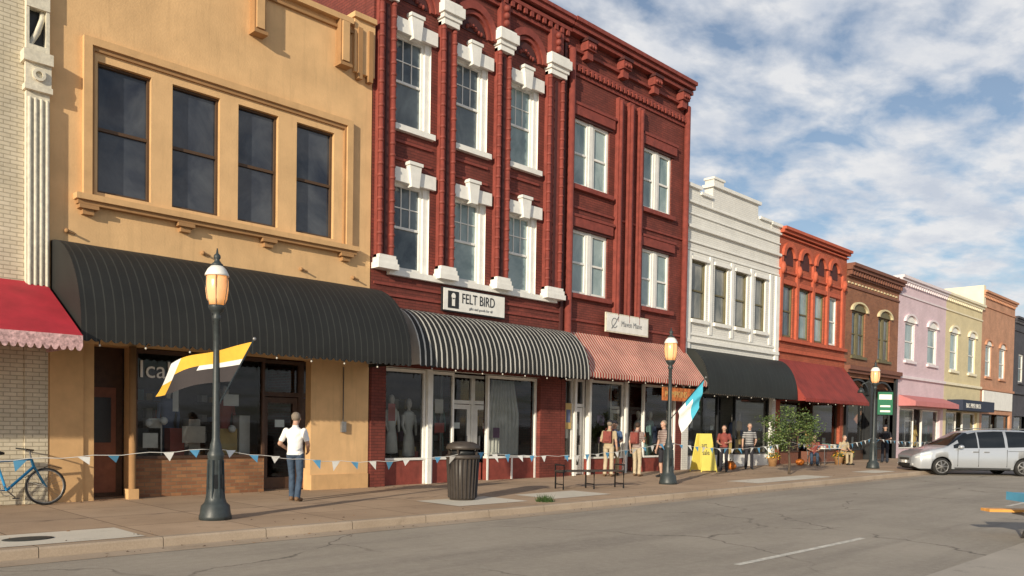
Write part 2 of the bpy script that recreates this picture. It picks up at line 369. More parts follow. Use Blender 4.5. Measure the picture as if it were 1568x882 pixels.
W.done('walls',P); body(P,BROB,-10,-2.61,10.4); shop(P,-9.5,-3.2,3,[('w',-9.5,-6.4,.6),('w',-6.3,-3.2,.6)],WHITE,BROT,2)

# B1 tan
P=bldg('tan_stucco_building')
W=M(); ws=[(5.54,6.54),(6.96,7.96),(8.37,9.31),(9.77,10.75)]
hs=[(a,b,5.88,8.34,.2) for a,b in ws]
wall(W,TAN,4.70,11.80,-.3,10.95,hs+[(5.31,6.26,-.3,3.0,.6),(6.27,10.2,-.3,3.0,.3)],rm=TAN2)
W.done('walls',P)
W=M()
W.box(TAN2,5.27,5.42,-.10,.02,5.75,8.72); W.box(TAN2,11.06,11.22,-.10,.02,5.75,8.72); W.box(TAN2,5.42,11.06,-.10,.02,8.58,8.72)
W.box(TAND,5.42,5.47,-.05,.02,5.75,8.58);W.box(TAND,11.01,11.06,-.05,.02,5.75,8.58);W.box(TAND,5.47,11.01,-.05,.02,8.50,8.58)
W.box(TAN2,5.12,11.36,-.20,.02,5.66,5.77); W.box(TAND,5.16,11.32,-.14,.02,5.58,5.66)
for x in (5.35,7.2,9.05,11.05):
    W.box(TAND,x-.17,x+.17,-.17,.02,5.50,5.57); W.box(TAND,x-.1,x+.1,-.11,.02,5.40,5.50)
W.box(TAN2,4.70,11.16,-.16,.4,10.95,11.08); W.box(TAND,4.70,11.2,-.07,.02,10.78,10.84)
W.box(TAN,11.22,11.80,-.1,.4,9.9,11.15); W.box(TAN2,11.17,11.8,-.18,.42,11.15,11.27)
for x in (8.75,10.9): 
    W.box(TAND,x-.13,x+.13,-.2,.02,9.95,10.94); W.box(TAN2,x-.09,x+.09,-.24,-.2,10.0,10.9); W.box(TAND,x-.16,x+.16,-.26,.02,9.88,9.95)
W.box(TAND,11.3,11.42,-.15,.02,9.75,10.95);W.box(TAND,11.6,11.72,-.15,.02,9.75,10.95)
for x in (5.0,7.6,9.9,11.3): W.sphere(TAND,(x,-.03,5.05),.045); W.tube(TAND,[(x,-.02,5.05),(x+.12,-.1,5.0)],.02)
W.done('mouldings',P)
W=M(); BWF=mat('brown_window_frame',(.09,.05,.025),.6)
for a,b in ws: window(W,a,b,5.88,8.34,BWF,GD,y=.15,fw=.045)
W.done('windows',P)
body(P,PINKB,4.70,11.80,10.95)
W=M()
W.box(TAN2,4.72,5.30,-.02,.0,0,3.0)
W.box(WOODD,5.33,6.24,.62,.66,0,3.0); W.box(BROT,5.45,6.1,.59,.62,.1,2.2); W.box(BLK,5.55,6.0,.575,.59,1.1,2.0)
W.box(TAN2,5.31,5.5,.02,.6,0,3.0)
W.tube(TAND,[(6.2,-.02,.05),(6.2,-.02,3.0)],.07); W.box(TAN2,6.1,6.3,-.1,.1,0,.2)
W.box(TAN2,10.2,11.78,-.05,-.0,-.1,.35)
W.box(GREYM,11.0,11.12,-.08,0,1.35,1.6); W.tube(GREYM,[(11.06,-.03,1.6),(11.06,-.03,2.9)],.012)
W.done('entry_recess',P)
shop(P,6.27,10.2,2.98,[('w',6.3,9.12,.78),('d',9.14,10.18,.25,WOODD)],WOODD,BULKB,3,clutter=False)
W=M(); W.box(WOODD,8.0,8.05,.14,.24,.85,2.9)
for x,z,w,h,c in ((6.5,.9,.5,.5,5),(6.75,1.25,.28,.35,6),(7.2,.9,.3,.5,2),(7.6,.9,.25,.7,0),(8.3,.9,.4,.5,4),(8.75,.9,.25,.8,6)):
    W.box(CLUT[c],x,x+w,.6,.9,.3,z+h)
for x,z in ((6.75,1.2),(7.0,1.55),(6.7,1.5),(8.5,1.4)): W.sphere(WHITE,(x,.45,z),.085)
for x,z,w,h,c in ((6.5,1.0,.3,.3,6),(7.3,1.1,.5,.35,0),(8.2,1.9,.35,.25,6),(7.1,1.75,.12,.5,6)): W.box(CLUT[c],x,x+w,.24,.245,z,z+h)
W.box(BULKB,6.3,9.1,.4,1.4,.2,.8); mannequin(W,8.6,1.0,.8,CLUT[2]); mannequin(W,7.4,1.2,.8,CLUT[1])
W.done('window_display',P)
text('Icable',WHITE,6.38,2.42,.5,.17,P,'window_lettering')
awning(P,AWB,4.73,11.78,4.83,3.05,1.7)

# B2 ornate red brick
P=bldg('ornate_red_brick_building')
W=M(); ws=[(12.46,13.62),(14.48,15.62),(16.5,17.66)]
hs=[(a,b,9.02,11.3,.26) for a,b in ws]+[(a,b,5.42,7.62,.26) for a,b in ws]
wall(W,REDB,11.83,18.88,-.3,13.6,hs+[(12.3,18.3,-.3,3.0,.3)],rm=WHITE)
W.done('walls',P)
W=M()
for a,b in ws:
    for z0,z1 in ((9.02,11.3),(5.42,7.62)):
        window(W,a+.02,b-.16,z0+.02,z1,WHITE,GM if a<14 or (a<16 and z0>9) else GC,y=.17,fw=.075,grid=(2,1))
        W.box(WHITE,b-.16,b-.002,.05,.26,z0,z1)
W.done('windows',P)
W=M()
for a,b in ws:
    c=(a+b)/2
    for z in (11.3,7.62):
        W.box(WHITE,a-.12,b+.14,-.10,.02,z,z+.34)
        W.prism(WHITE,[(c-.12,z-.08),(c+.12,z-.08),(c+.19,z+.46),(c-.19,z+.46)],-.17,.02)
        W.box(WHITE,c-.22,c+.22,-.2,.02,z+.46,z+.54)
    W.box(WHITE,a-.08,b+.08,-.13,.1,8.88,9.02)
W.box(WHITE,12.3,18.5,-.12,.1,5.27,5.42)
W.done('lintels_and_sills',P)
W=M()
pil=[(11.9,12.4),(13.85,14.36),(15.87,16.38),(17.93,18.62)]
for i,(a,b) in enumerate(pil):
    W.box(REDT,a,b,-.12,.02,5.55,12.0)
    for x in (a+.07,b-.07):
        W.tube(REDT,[(x,-.15,5.7),(x,-.15,11.9)],.06,8)
        for k in range(22):
            z=5.9+k*.28; W.lathe(REDT,x,-.15,[(.06,z),(.078,z+.03),(.078,z+.06),(.06,z+.09)],8)
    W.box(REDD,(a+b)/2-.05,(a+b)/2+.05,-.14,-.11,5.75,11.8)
    W.box(WHITE,a-.06,b+.06,-.30,.02,5.36,5.5); W.box(WHITE,a-.03,b+.03,-.27,.02,5.5,5.62); W.box(WHITE,a,b,-.25,.02,5.62,5.7)
    W.box(WHITE,a-.0,b+.0,-.25,.02,11.9,12.05); W.box(WHITE,a-.05,b+.05,-.29,.02,12.05,12.17); W.box(WHITE,a-.1,b+.1,-.36,.02,12.17,12.42); W.box(WHITE,a-.05,b+.05,-.30,.02,12.42,12.5)
    W.box(REDT,a+.08,b-.08,-.16,.02,12.5,13.3)
    for k in range(3): W.sphere(REDT,((a+b)/2,-.2,12.7+.2*k),.10,8,5)
for a,b in ws:
    c=(a+b)/2
    W.arch(REDT,c,12.1,.62,.82,-.14,.02,0,180,14); W.arch(REDT,c,12.1,.5,.60,-.08,.02,0,180,14); W.disc(REDD,c,12.12,.42,-.03,.02)
    for k in range(6): W.sphere(REDT,(c-.25+.1*k,-.05,12.22+.07*math.sin(k)),.06,8,5)
    W.box(REDT,a-.02,b+.02,-.05,.02,8.16,8.22); W.box(REDT,a-.02,b+.02,-.05,.02,8.6,8.66)
for z,d,h in ((13.15,.10,.1),(13.42,.2,.1),(13.6,.30,.14),(13.74,.36,.1)): W.box(REDT,11.83,18.86,-d,.34,z,z+h)
x=11.9
while x<18.7: W.box(REDT,x,x+.12,-.19,.02,13.27,13.42); x+=.26
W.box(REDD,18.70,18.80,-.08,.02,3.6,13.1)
for z in (4.75,5.0): W.box(REDT,11.9,18.8,-.04,.02,z,z+.06)
W.done('pilasters_and_cornice',P)
body(P,REDB,11.82,18.88,13.6)
shop(P,12.3,18.3,2.98,[('w',12.32,13.7,.62),('w',13.9,14.7,.62),('d',14.72,15.85,.5),('w',15.95,17.95,.62)],WHITE,REDT,5,trans=None,bstile=WHITE)
W=M(); W.box(WHITE,13.72,13.86,.05,.3,0,3.0); W.box(REDB,11.86,12.3,-.03,.02,0,3.0); W.box(REDB,17.97,18.3,.0,.3,-.1,3.0)
for i in range(9):
    x=16.5+i*.14; W.tube(CLUT[6],[(x,.7,.7),(x+.03*math.sin(i),.68,1.9),(x*.7+17.1*.3,.7,2.9)],[.10,.07,.05],8)
W.done('piers_and_curtain',P)
awning(P,AWBS,12.42,18.78,4.47,3.12,1.2)
SGN=empty('shop_sign')
W=M(); W.box(BLK,14.03,16.32,-.10,-.03,4.57,5.2); W.box(WHITE,14.06,16.29,-.12,-.1,4.60,5.17); W.box(BLK,14.2,14.58,-.127,-.12,4.66,5.11)
W.disc(WHITE,14.39,4.98,.07,-.131,-.127,0,360,12,1.2); W.box(WHITE,14.34,14.44,-.131,-.127,4.72,4.93); W.done('board',SGN)
text('FELT BIRD',BLK,14.68,4.83,.38,-.125,SGN,'lettering',sx=.72); text('gifts and goods for all',GREYM,14.95,4.68,.1,-.125,SGN,'small_lettering')

# B3 plain red brick
P=bldg('red_brick_building')
W=M(); prs=[(19.25,21.0),(22.8,24.5)]
hs=[(a,b,9.0,11.05,.2) for a,b in prs]+[(a,b,5.68,7.66,.2) for a,b in prs]
wall(W,REDB,18.9,25.46,-.3,13.6,hs+[(19.1,25.1,-.3,3.1,.3)])
W.done('walls',P)
W=M()
for h in hs:
    window(W,h[0],h[1],h[2],h[3],WHITE,GC,y=.12,fw=.09,mull=True)
W.done('windows',P)
W=M()
for a,b in prs:
    for z in (11.05,7.66):
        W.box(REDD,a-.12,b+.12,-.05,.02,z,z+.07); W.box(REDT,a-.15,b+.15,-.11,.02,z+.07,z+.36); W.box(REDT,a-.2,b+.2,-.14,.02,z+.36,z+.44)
    for z in (9.0,5.68): W.box(REDT,a-.12,b+.12,-.14,.02,z-.14,z)
for x in (21.42,22.0,22.55):
    W.box(REDT,x-.13,x+.13,-.14,.02,5.0,12.2)
    W.tube(REDT,[(x-.05,-.17,5.0),(x-.05,-.17,12.1)],.06,8)
    W.box(REDD,x+.14,x+.2,-.03,.02,5.0,12.1)  # dark strip painted in as the pilaster's shadow on the wall
for x in (19.02,25.28): W.tube(REDT,[(x,-.1,3.6),(x,-.1,13.0)],.11,8)
for z,d,h in ((12.3,.05,.1),(12.6,.08,.07),(13.0,.10,.08),(13.45,.2,.12),(13.6,.30,.14),(13.74,.38,.12)): W.box(REDT,18.9,25.46,-d,.34,z,z+h)
for x in (19.7,21.5,23.2,24.9):
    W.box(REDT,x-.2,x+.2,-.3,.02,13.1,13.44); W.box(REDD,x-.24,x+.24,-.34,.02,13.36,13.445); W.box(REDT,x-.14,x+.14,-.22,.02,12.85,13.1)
    for k in range(3): W.sphere(REDT,(x-.12+.12*k,-.32,13.2),.06,8,5)
x=19.05
while x<25.3: W.box(REDT,x,x+.1,-.14,.02,12.42,12.58); x+=.21
for z in (4.85,8.3): W.box(REDT,19.0,25.35,-.05,.02,z,z+.07)
W.done('trim_and_cornice',P)
body(P,REDB,18.9,25.46,13.6)
shop(P,19.1,25.1,3.08,[('w',19.12,19.6,.5),('d',19.62,20.3,.1),('w',20.35,22.2,.5),('d',22.25,23.3,.6),('w',23.35,25.08,.5)],WHITE,REDT,8)
W=M()
for x in (19.62,20.33,22.22,25.1): W.box(WHITE,x-.05,x+.05,.02,.1,0,3.1)
W.box(CLUT[4],19.2,19.5,.1,.11,1.5,2.3); W.box(CLUT[1],19.25,19.45,.095,.1,1.7,2.1)
W.done('columns_and_poster',P)
awning(P,AWRW,18.85,25.4,4.5,3.2,1.05,False)
SGN=empty('shop_sign'); W=M(); W.box(CREAM,20.72,23.0,-.22,-.17,4.63,5.25); W.box(WHITE,20.76,22.96,-.225,-.22,4.67,5.21); W.done('board',SGN)
text('Maven Mane',GREYM,21.5,4.86,.26,-.228,SGN,'lettering',sx=.85); W=M(); W.arch(GREYM,21.15,4.94,.14,.16,-.235,-.226,40,330,14); W.tube(GREYM,[(21.0,-.23,4.75),(21.2,-.23,4.95),(21.35,-.23,5.15)],.012,5); W.done('emblem',SGN)
BAN=mat('orange_banner_cloth',(.60,.18,.05),.8,.6,9,0)
SGN=empty('hanging_banner'); W=M(); W.box(BAN,22.9,25.1,-.92,-.90,2.5,2.95); W.tube(BLK,[(22.95,-.91,2.95),(22.95,-.91,3.1)],.008); W.tube(BLK,[(25.05,-.91,2.95),(25.05,-.91,3.1)],.008); W.done('cloth',SGN)
text('PUMPKINS',CLUT[4],23.05,2.62,.3,-.925,SGN,'lettering',sx=.95)

# B4 white
P=bldg('white_brick_building')
W=M(); ws=[(25.92,26.89),(27.48,28.43),(29.01,29.92),(30.55,31.41)]
hs=[(a,b,5.58,7.74,.22) for a,b in ws]
wall(W,WHITEW,25.5,32.5,-.3,9.85,hs+[(25.9,32.2,-.3,2.9,.3)],rm=WHITE)
W.box(WHITEW,25.5,26.3,-.02,.35,9.85,10.3); W.box(WHITEW,31.7,32.5,-.02,.35,9.85,10.05)
W.box(WHITEW,26.3,27.2,-.01,.35,9.85,10.15); W.box(WHITEW,27.2,30.6,-.02,.35,9.85,10.62); W.box(WHITEW,30.6,31.7,-.01,.35,9.85,10.1)
W.done('walls',P)
W=M()
for a,b,z in ((25.46,26.34,10.3),(31.66,32.54,10.05),(27.1,30.7,10.62)): W.box(WHITE,a,b,-.12,.4,z,z+.12)
W.box(WHITE,26.34,27.1,-.1,.38,10.15,10.25); W.box(WHITE,30.7,31.66,-.1,.38,10.1,10.2)
W.box(WHITEW,27.2,27.9,-.05,.34,10.74,10.92); W.box(WHITE,27.15,27.95,-.09,.37,10.92,11.0)
for z,d,h in ((9.75,.10,.07),(9.35,.05,.05),(8.85,.12,.10),(8.35,.06,.06),(8.05,.04,.05),(5.0,.05,.07),(4.72,.10,.12)): W.box(WHITE,25.5,32.5,-d,.02,z,z+h)
for x in (25.5,32.2): W.box(WHITE,x,x+.3,-.07,.02,3.2,8.0)
for x in (25.5,27.06,28.6,30.12,31.68): W.box(WHITE,x+.02,x+.22,-.05,.02,5.1,8.0)
for a,b in ws:
    W.box(WHITE,a-.1,b+.1,-.08,.02,7.74,7.86); W.box(WHITE,a-.1,b+.1,-.12,.05,5.45,5.58)
W.done('mouldings',P)
W=M()
GW=glassmat('grey_window_glass',(.10,.11,.10),(.34,.33,.29),(1,1,.6),.15,.7)
for a,b in ws: window(W,a,b,5.58,7.74,OLIVE,GW,y=.13,fw=.07)
W.done('windows',P)
body(P,WHITEW,25.5,32.5,9.85)
shop(P,25.9,32.2,2.88,[('w',25.92,28.2,.5),('d',28.25,29.4,.6),('w',29.45,32.18,.5)],BLK,WHITE,11)
awning(P,AWK,25.6,32.4,4.5,2.95,1.0,True,.14)

# B5 orange red
P=bldg('arched_orange_brick_building')
W=M(); ws=[(32.8,33.8),(34.33,35.35),(35.86,36.84),(37.3,38.24)]
hs=[(a,b,5.57,7.77,.2) for a,b in ws]
wall(W,ORB,32.51,39.2,-.3,10.0,hs+[(32.9,38.9,-.3,2.9,.3)])
W.done('walls',P)
W=M()
for z,d,h in ((10.0,.3,.12),(9.88,.2,.12),(9.75,.1,.06),(8.25,.08,.08),(5.35,.14,.14),(4.9,.1,.14)): W.box(ORT,32.51,39.2,-d,.34 if z>=9.8 else .02,z,z+h)
for a,b in ws:
    c=(a+b)/2; W.arch(ORT,c,8.95,.42,.62,-.12,.02,0,180,14); W.disc(REDD,c,8.95,.4,-.02,.03); W.box(REDD,c-.4,c+.4,-.02,.03,8.6,8.95)
    W.box(ORT,a-.1,b+.1,-.1,.02,7.77,7.95)
for x in (32.6,34.07,35.6,37.07,38.7):
    W.box(ORT,x-.08,x+.12,-.1,.02,5.5,8.9); W.lathe(ORT,x+.02,-.12,[(.02,8.15),(.11,8.3),(.13,8.5),(.08,8.65)],10)
W.done('arches_and_cornice',P)
W=M()
for a,b in ws: window(W,a,b,5.57,7.77,WHITE if a>36 else OLIVE,GC if a>34 else GM,y=.12,fw=.07)
W.done('windows',P); body(P,ORB,32.51,39.2,10.0)
shop(P,32.9,38.9,2.88,[('w',32.92,35,.5),('d',35.05,36.2,.6),('w',36.25,38.88,.5)],WOODD,BROT,14)
awning(P,AWR,32.6,39.15,4.6,2.92,1.25,False,.16)

# B6 brown
P=bldg('brown_brick_building')
W=M(); ws=[(39.95,41.55),(43.2,44.75)]
hs=[(a,b,5.25,7.45,.2) for a,b in ws]
wall(W,BROB,39.21,45.9,-.3,9.45,hs+[(39.6,45.5,-.3,4.2,.4)])
W.done('walls',P); W=M()
for a,b in ws:
    c=(a+b)/2; r=(b-a)/2
    W.disc(OLIVE,c,7.45,r,-.03,.03,sz=.4); W.arch(YEL,c,7.45,r+.02,r+.2,-.12,.02,0,180,14,.45)
    window(W,a,b,5.25,7.45,OLIVE,GM,y=.14,fw=.08,mull=True); W.box(OLIVE,a-.1,b+.1,-.1,.1,5.12,5.25)
for z,d,h in ((9.45,.4,.15),(9.3,.3,.15),(9.0,.12,.08),(8.5,.06,.08),(4.55,.3,.2),(4.4,.2,.15)): W.box(BROT,39.21,45.9,-d,.34 if z>9.2 else .02,z,z+h)
x=39.3
while x<45.8: W.box(BROT,x,x+.14,-.24,.02,9.08,9.3); x+=.3
x=39.4
while x<45.6: W.box(YEL,x,x+.2,-.03,.02,8.7,8.78); x+=.4
for x in (39.3,42.2,45.5): W.box(BLK,x,x+.25,-.12,.3,-.1,4.4)
for c in (40.8,43.9): W.arch(BLK,c,3.4,1.25,1.4,-.05,.1,0,180,14,.55)
W.done('arches_and_cornice',P); body(P,BROB,39.21,45.9,9.45)
shop(P,39.6,45.5,3.3,[('w',39.62,42.1,.5),('d',42.5,43.6,.4),('w',43.7,45.48,.5)],BLK,WOODD,17)

def simple(name,x0,x1,top,wm,tm,ws,wz,fm,gm,kind,sd,shopm,bulk,extra=None,arch=True,room=.5):
    P=bldg(name); W=M(); hs=[(a,b,wz[0],wz[1],.2) for a,b in ws]
    wall(W,wm,x0,x1,-.3,top,hs+[(x0+room,x1-room,-.3,2.9,.3)]); W.done('walls',P)
    W=M()
    for a,b in ws:
        c=(a+b)/2; r=(b-a)/2
        if arch:
            W.disc(fm,c,wz[1],r,-.03,.03,sz=.45); W.arch(tm,c,wz[1],r+.01,r+.22,-.12,.02,0,180,12,.5)
        window(W,a,b,wz[0],wz[1],fm,gm,y=.12,fw=.1,mull=False); W.box(tm,a-.12,b+.12,-.12,.1,wz[0]-.14,wz[0])
    for z,d,h in ((top,.25,.14),(top-.14,.15,.14),(top-.9,.06,.08),(4.5,.12,.15)): W.box(tm,x0,x1,-d,.34 if z>top-.5 else .02,z,z+h)
    x=x0+.1
    while x<x1-.2: W.box(tm,x,x+.15,-.12,.02,top-.32,top-.14); x+=.34
    W.done('windows_and_trim',P); body(P,wm,x0,x1,top)
    m=(x0+x1)/2
    shop(P,x0+room,x1-room,2.88,[('w',x0+room+.02,m-.7,.5),('d',m-.65,m+.55,.5),('w',m+.6,x1-room-.02,.5)],shopm,bulk,sd)
    return P
LAVT=mat('lavender_trim',(.76,.68,.71),.7,.08); YELT=mat('cream_trim',(.82,.75,.56),.7,.08); PET=mat('peach_trim',(.54,.27,.16),.7,.1)
P=simple('lavender_brick_building',45.91,53.4,9.85,LAV,LAVT,[(46.9,48.35),(50.4,51.9)],(5.5,7.6),WHITE,GC,0,21,WHITE,LAV)
W=M(); W.prismx(PINKA,[(-.02,3.6),(-.9,3.25),(-.9,3.0),(-.02,3.0)],46.2,53.3); W.done('flat_awning',P)
P=simple('yellow_brick_building',53.41,60.5,9.85,YEL,YELT,[(54.3,55.7),(57.8,59.2)],(5.4,7.7),WHITE,GC,0,22,WHITE,YEL)
W=M(); W.box(NAVY,54.0,60.4,-.9,-.02,2.95,3.6); W.done('flat_awning',P); text('B&C PIPER BROS',WHITE,54.6,3.12,.4,-.91,P,'awning_lettering')
P=simple('peach_brick_building',60.51,68.2,10.9,PEACH,PET,[(61.4,62.7),(64.6,66.0)],(5.4,7.5),WHITE,GC,0,23,BLK,PET)
W=M(); W.box(YELT,60.45,60.9,-.06,10,10.0,11.35); W.box(WHITE,60.9,67.8,-.1,-.02,3.2,4.45); W.done('fascia',P)
P=simple('dark_grey_brick_building',68.21,76,10.0,DGREY,DGREY,[(69.5,70.8),(73,74.3)],(5.4,7.5),WHITE,GM,0,24,BLK,DGREY,arch=False)
P=simple('red_brick_building',76.01,84,9.5,PINKB,REDT,[(77.5,78.8),(81,82.3)],(5.4,7.5),WHITE,GM,0,25,BLK,REDT)
P=simple('cream_brick_building',84.01,93,8.8,CREAMB,CREAM,[(85.5,86.8),(89,90.3)],(5.2,7.1),WHITE,GM,0,26,BLK,CREAM)

# ================================================================ GROUND
def slab(name,mt,x0,x1,y0,y1,z,n=60,parent=None,xs=None):
    me=bpy.data.meshes.new(name); xs=xs or [x0+(x1-x0)*i/n for i in range(n+1)]
    v=[];f=[]
    for x in xs: v+=[(x,y0,z+gz(x)),(x,y1,z+gz(x))]
    for i in range(len(xs)-1): f.append((2*i,2*i+2,2*i+3,2*i+1))
    me.from_pydata(v,[],f); me.materials.append(mt); o=bpy.data.objects.new(name,me); COL.objects.link(o); o.parent=parent; return o
def roadmat():
    m,nt,b=newmat('worn_asphalt'); p=pos(nt)
    f1=noise(nt,p,.3,7,.65); f2=noise(nt,pos(nt,(.12,1,1)),1.3,6,.65); f3=noise(nt,p,70,3,.7); f6=noise(nt,p,9,4,.7)
    c=mixc(nt,ramp(nt,f1,.3,.7),(.275,.24,.195),(.41,.36,.295))
    c=mixc(nt,ramp(nt,f2,.46,.72,0,.65),c,(.18,.155,.13))
    c=mixc(nt,ramp(nt,f6,.45,.7,0,.3),c,(.50,.45,.37))
    c=mixc(nt,ramp(nt,f3,.4,.75,0,.45),c,(.54,.49,.41))
    wv=N(nt,'ShaderNodeTexNoise'); wv.inputs['Scale'].default_value=1.1; wv.inputs['Detail'].default_value=6; nt.links.new(p,wv.inputs['Vector'])
    ad=N(nt,'ShaderNodeMix',data_type='RGBA',blend_type='ADD'); ad.inputs[0].default_value=1.4; nt.links.new(p,ad.inputs[6]); nt.links.new(wv.outputs['Color'],ad.inputs[7])
    vo=N(nt,'ShaderNodeTexVoronoi',feature='DISTANCE_TO_EDGE'); vo.inputs['Scale'].default_value=.21; nt.links.new(ad.outputs[2],vo.inputs['Vector'])
    cr=ramp(nt,vo.outputs['Distance'],.0,.007,.75,0)
    mk=N(nt,'ShaderNodeMath',operation='MULTIPLY'); nt.links.new(cr,mk.inputs[0]); nt.links.new(ramp(nt,noise(nt,p,.5,3),.42,.55),mk.inputs[1])
    c=mixc(nt,mk.outputs[0],c,(.07,.06,.05))
    nt.links.new(c,b.inputs['Base Color']); b.inputs['Roughness'].default_value=.9
    bump(nt,b,f3,.6,.01); return m
def walkmat(name,ca,cb,joint=True,gap=.9):
    m,nt,b=newmat(name); p=pos(nt)
    f1=noise(nt,p,.6,6,.65); f3=noise(nt,p,50,3,.7)
    c=mixc(nt,ramp(nt,f1,.3,.7),ca,cb); c=mixc(nt,ramp(nt,f3,.4,.8,0,.3),c,sc(cb,1.5))
    f4=noise(nt,p,2.3,4,.7); c=mixc(nt,ramp(nt,f4,.6,.72,0,.4),c,sc(ca,.5))
    if joint:
        t=N(nt,'ShaderNodeTexBrick'); nt.links.new(p,t.inputs['Vector']); t.offset=0
        t.inputs['Scale'].default_value=1; t.inputs['Brick Width'].default_value=1.5; t.inputs['Row Height'].default_value=1.42; t.inputs['Mortar Size'].default_value=.012
        t.inputs['Color1'].default_value=(1,1,1,1); t.inputs['Color2'].default_value=(.84,.83,.82,1); t.inputs['Mortar'].default_value=(.4,.38,.36,1)
        c=mixc(nt,1.0,c,t.outputs['Color'],'MULTIPLY')
    nt.links.new(c,b.inputs['Base Color']); b.inputs['Roughness'].default_value=.88; bump(nt,b,f3,.35,.006); return m
ROAD=roadmat(); WALK=walkmat('brown_concrete',(.39,.275,.185),(.54,.39,.265)); KERB=walkmat('kerb_concrete',(.32,.245,.175),(.46,.37,.28),False)
PATCH=walkmat('pale_concrete',(.60,.55,.46),(.72,.66,.56),False)
GRD=mat('ground_earth',(.17,.15,.12),.95,.3,.1)
me=bpy.data.meshes.new('ground'); me.from_pydata([(-1500,-1500,-.2),(1500,-1500,-.2),(1500,1500,-.2),(-1500,1500,-.2)],[],[(0,1,2,3)]); me.materials.append(GRD)
COL.objects.link(bpy.data.objects.new('ground',me))
xs=[-60,-20,0,12]+[12+3*i for i in range(1,13)]+[60,90,130,400]
slab('road',ROAD,0,0,-26,-5.74,-.13,xs=xs)
KY=-5.74
slab('sidewalk',WALK,0,0,KY+.16,.38,0,xs=xs)
W=M()
kx=[-60+i*1.5 for i in range(0,130)]
for a in kx:
    b=a+1.492; g0=gz(a);g1=gz(b); z=.003
    pf=[(KY,-.2),(KY+.01,-.02),(KY+.03,z),(KY+.165,z)]
    for i in range(3):
        W.poly(KERB,[(a,pf[i][0],pf[i][1]+g0),(b,pf[i][0],pf[i][1]+g1),(b,pf[i+1][0],pf[i+1][1]+g1),(a,pf[i+1][0],pf[i+1][1]+g0)])
W.done('kerb')
P=empty('pavement_patches')
for i,(a,b,c,d) in enumerate([(-.5,4.35,-5.5,-4.35),(10.5,12.4,-4.9,-3.55),(13.2,15.2,-4.9,-3.7),(21.5,26.5,-5.2,-4.2),(30,32,-5.2,-4.3)]):
    slab('patch_%d'%i,PATCH,a,b,c,d,.006,n=6,parent=P)
W=M(); W.lathe(DGREEN,3.1,-4.9,[(.3,.008),(.3,.012),(.26,.014),(.001,.014)],20,sq=.7); W.done('manhole_cover')
PAINT=mat('worn_road_paint',(.72,.69,.61),.8,.4,9)
P=empty('lane_marking')
for i,a in enumerate((-14.7,-2.7,9.3,21.3,33.3,45.3)):
    slab('dash_%d'%i,PAINT,a,a+3.9,-11.57,-11.47,-.126,n=4,parent=P)
P=empty('road_patches'); RP=walkmat('road_patch_concrete',(.38,.34,.29),(.48,.43,.36),False)
slab('patch_a',RP,9.8,15,-14.6,-13.4,-.1255,n=4,parent=P); slab('gutter',KERB,-60,100,KY-.42,KY-.002,-.1262,parent=P,xs=xs)
W=M(); rr=random.Random(12)
for k in range(420):
    x=rr.uniform(0,40); y=rr.choice((rr.gauss(-5.95,.08),rr.gauss(-5.3,.5),rr.gauss(-.15,.12))); z=gz(x)+(.008 if y>KY+.02 else -.12); s=rr.uniform(.008,.03); a=rr.uniform(0,3.1)
    W.poly((WOODD if k%3 else TAND),[(x+s*math.cos(a+q),y+s*.6*math.sin(a+q),z+(.01 if q<1 else 0)) for q in (0,1.6,3.1,4.7)])
W.done('fallen_leaves')
slab('sidewalk',WALK,0,0,-31,-26.0,0,xs=xs)

# ================================================================ STREET FURNITURE
def ampglass():
    m,nt,b=newmat('frosted_lamp_glass'); b.inputs['Base Color'].default_value=(.85,.62,.38,1); b.inputs['Roughness'].default_value=.25
    b.inputs['Transmission Weight'].default_value=.35
    b.inputs['Emission Color'].default_value=(1,.38,.07,1); b.inputs['Emission Strength'].default_value=.35  # emission stands in for orange sunlight caught by the unlit globe
    return m
LG=ampglass()
def lamp(x,y):
    P=empty('street_lamp',(x,y,gz(x))); W=M()
    W.lathe(DGREEN,0,0,[(.25,0),(.25,.06),(.235,.1),(.22,.22),(.17,.27),(.15,.34),(.14,.42),(.125,.5),(.115,.95),(.13,1.0),(.13,1.05),(.10,1.1),(.085,1.2),(.068,1.25),(.06,1.3),(.052,2.6),(.048,3.15),(.07,3.17),(.07,3.22),(.05,3.26),(.09,3.3),(.13,3.36),(.13,3.4)],16)
    for k in range(8):
        a=k*math.pi/4; W.tube(DGREEN,[(.135*math.cos(a),.135*math.sin(a),.3),(.118*math.cos(a),.118*math.sin(a),.95)],.018,6)
    W.box(BLK,-.07,.07,-.125,-.09,.5,.72)
    W.done('post',P)
    W=M(); W.lathe(LG,0,0,[(.11,3.4),(.155,3.5),(.175,3.65),(.175,3.78),(.16,3.86)],18); W.done('globe',P)
    W=M(); W.lathe(WHITE,0,0,[(.185,3.86),(.18,3.89),(.14,3.97),(.09,4.02)],18)
    W.lathe(DGREEN,0,0,[(.095,4.02),(.09,4.05),(.05,4.08),(.035,4.12),(.055,4.15),(.05,4.19),(.02,4.22),(.008,4.30)],12)
    for k in range(6):
        a=k*math.pi/3; W.tube(DGREEN,[(.13*math.cos(a),.13*math.sin(a),3.38),(.185*math.cos(a),.185*math.sin(a),3.7),(.182*math.cos(a),.182*math.sin(a),3.86)],.007,5)
    W.done('cap',P); return P
L1=lamp(5.95,-4.18); L2=lamp(19.1,-3.8); L3=lamp(33.4,-3.75); L4=lamp(60,-3.8); L0=lamp(-11,-4.1)
rv=Vector((.707,-.707,0))
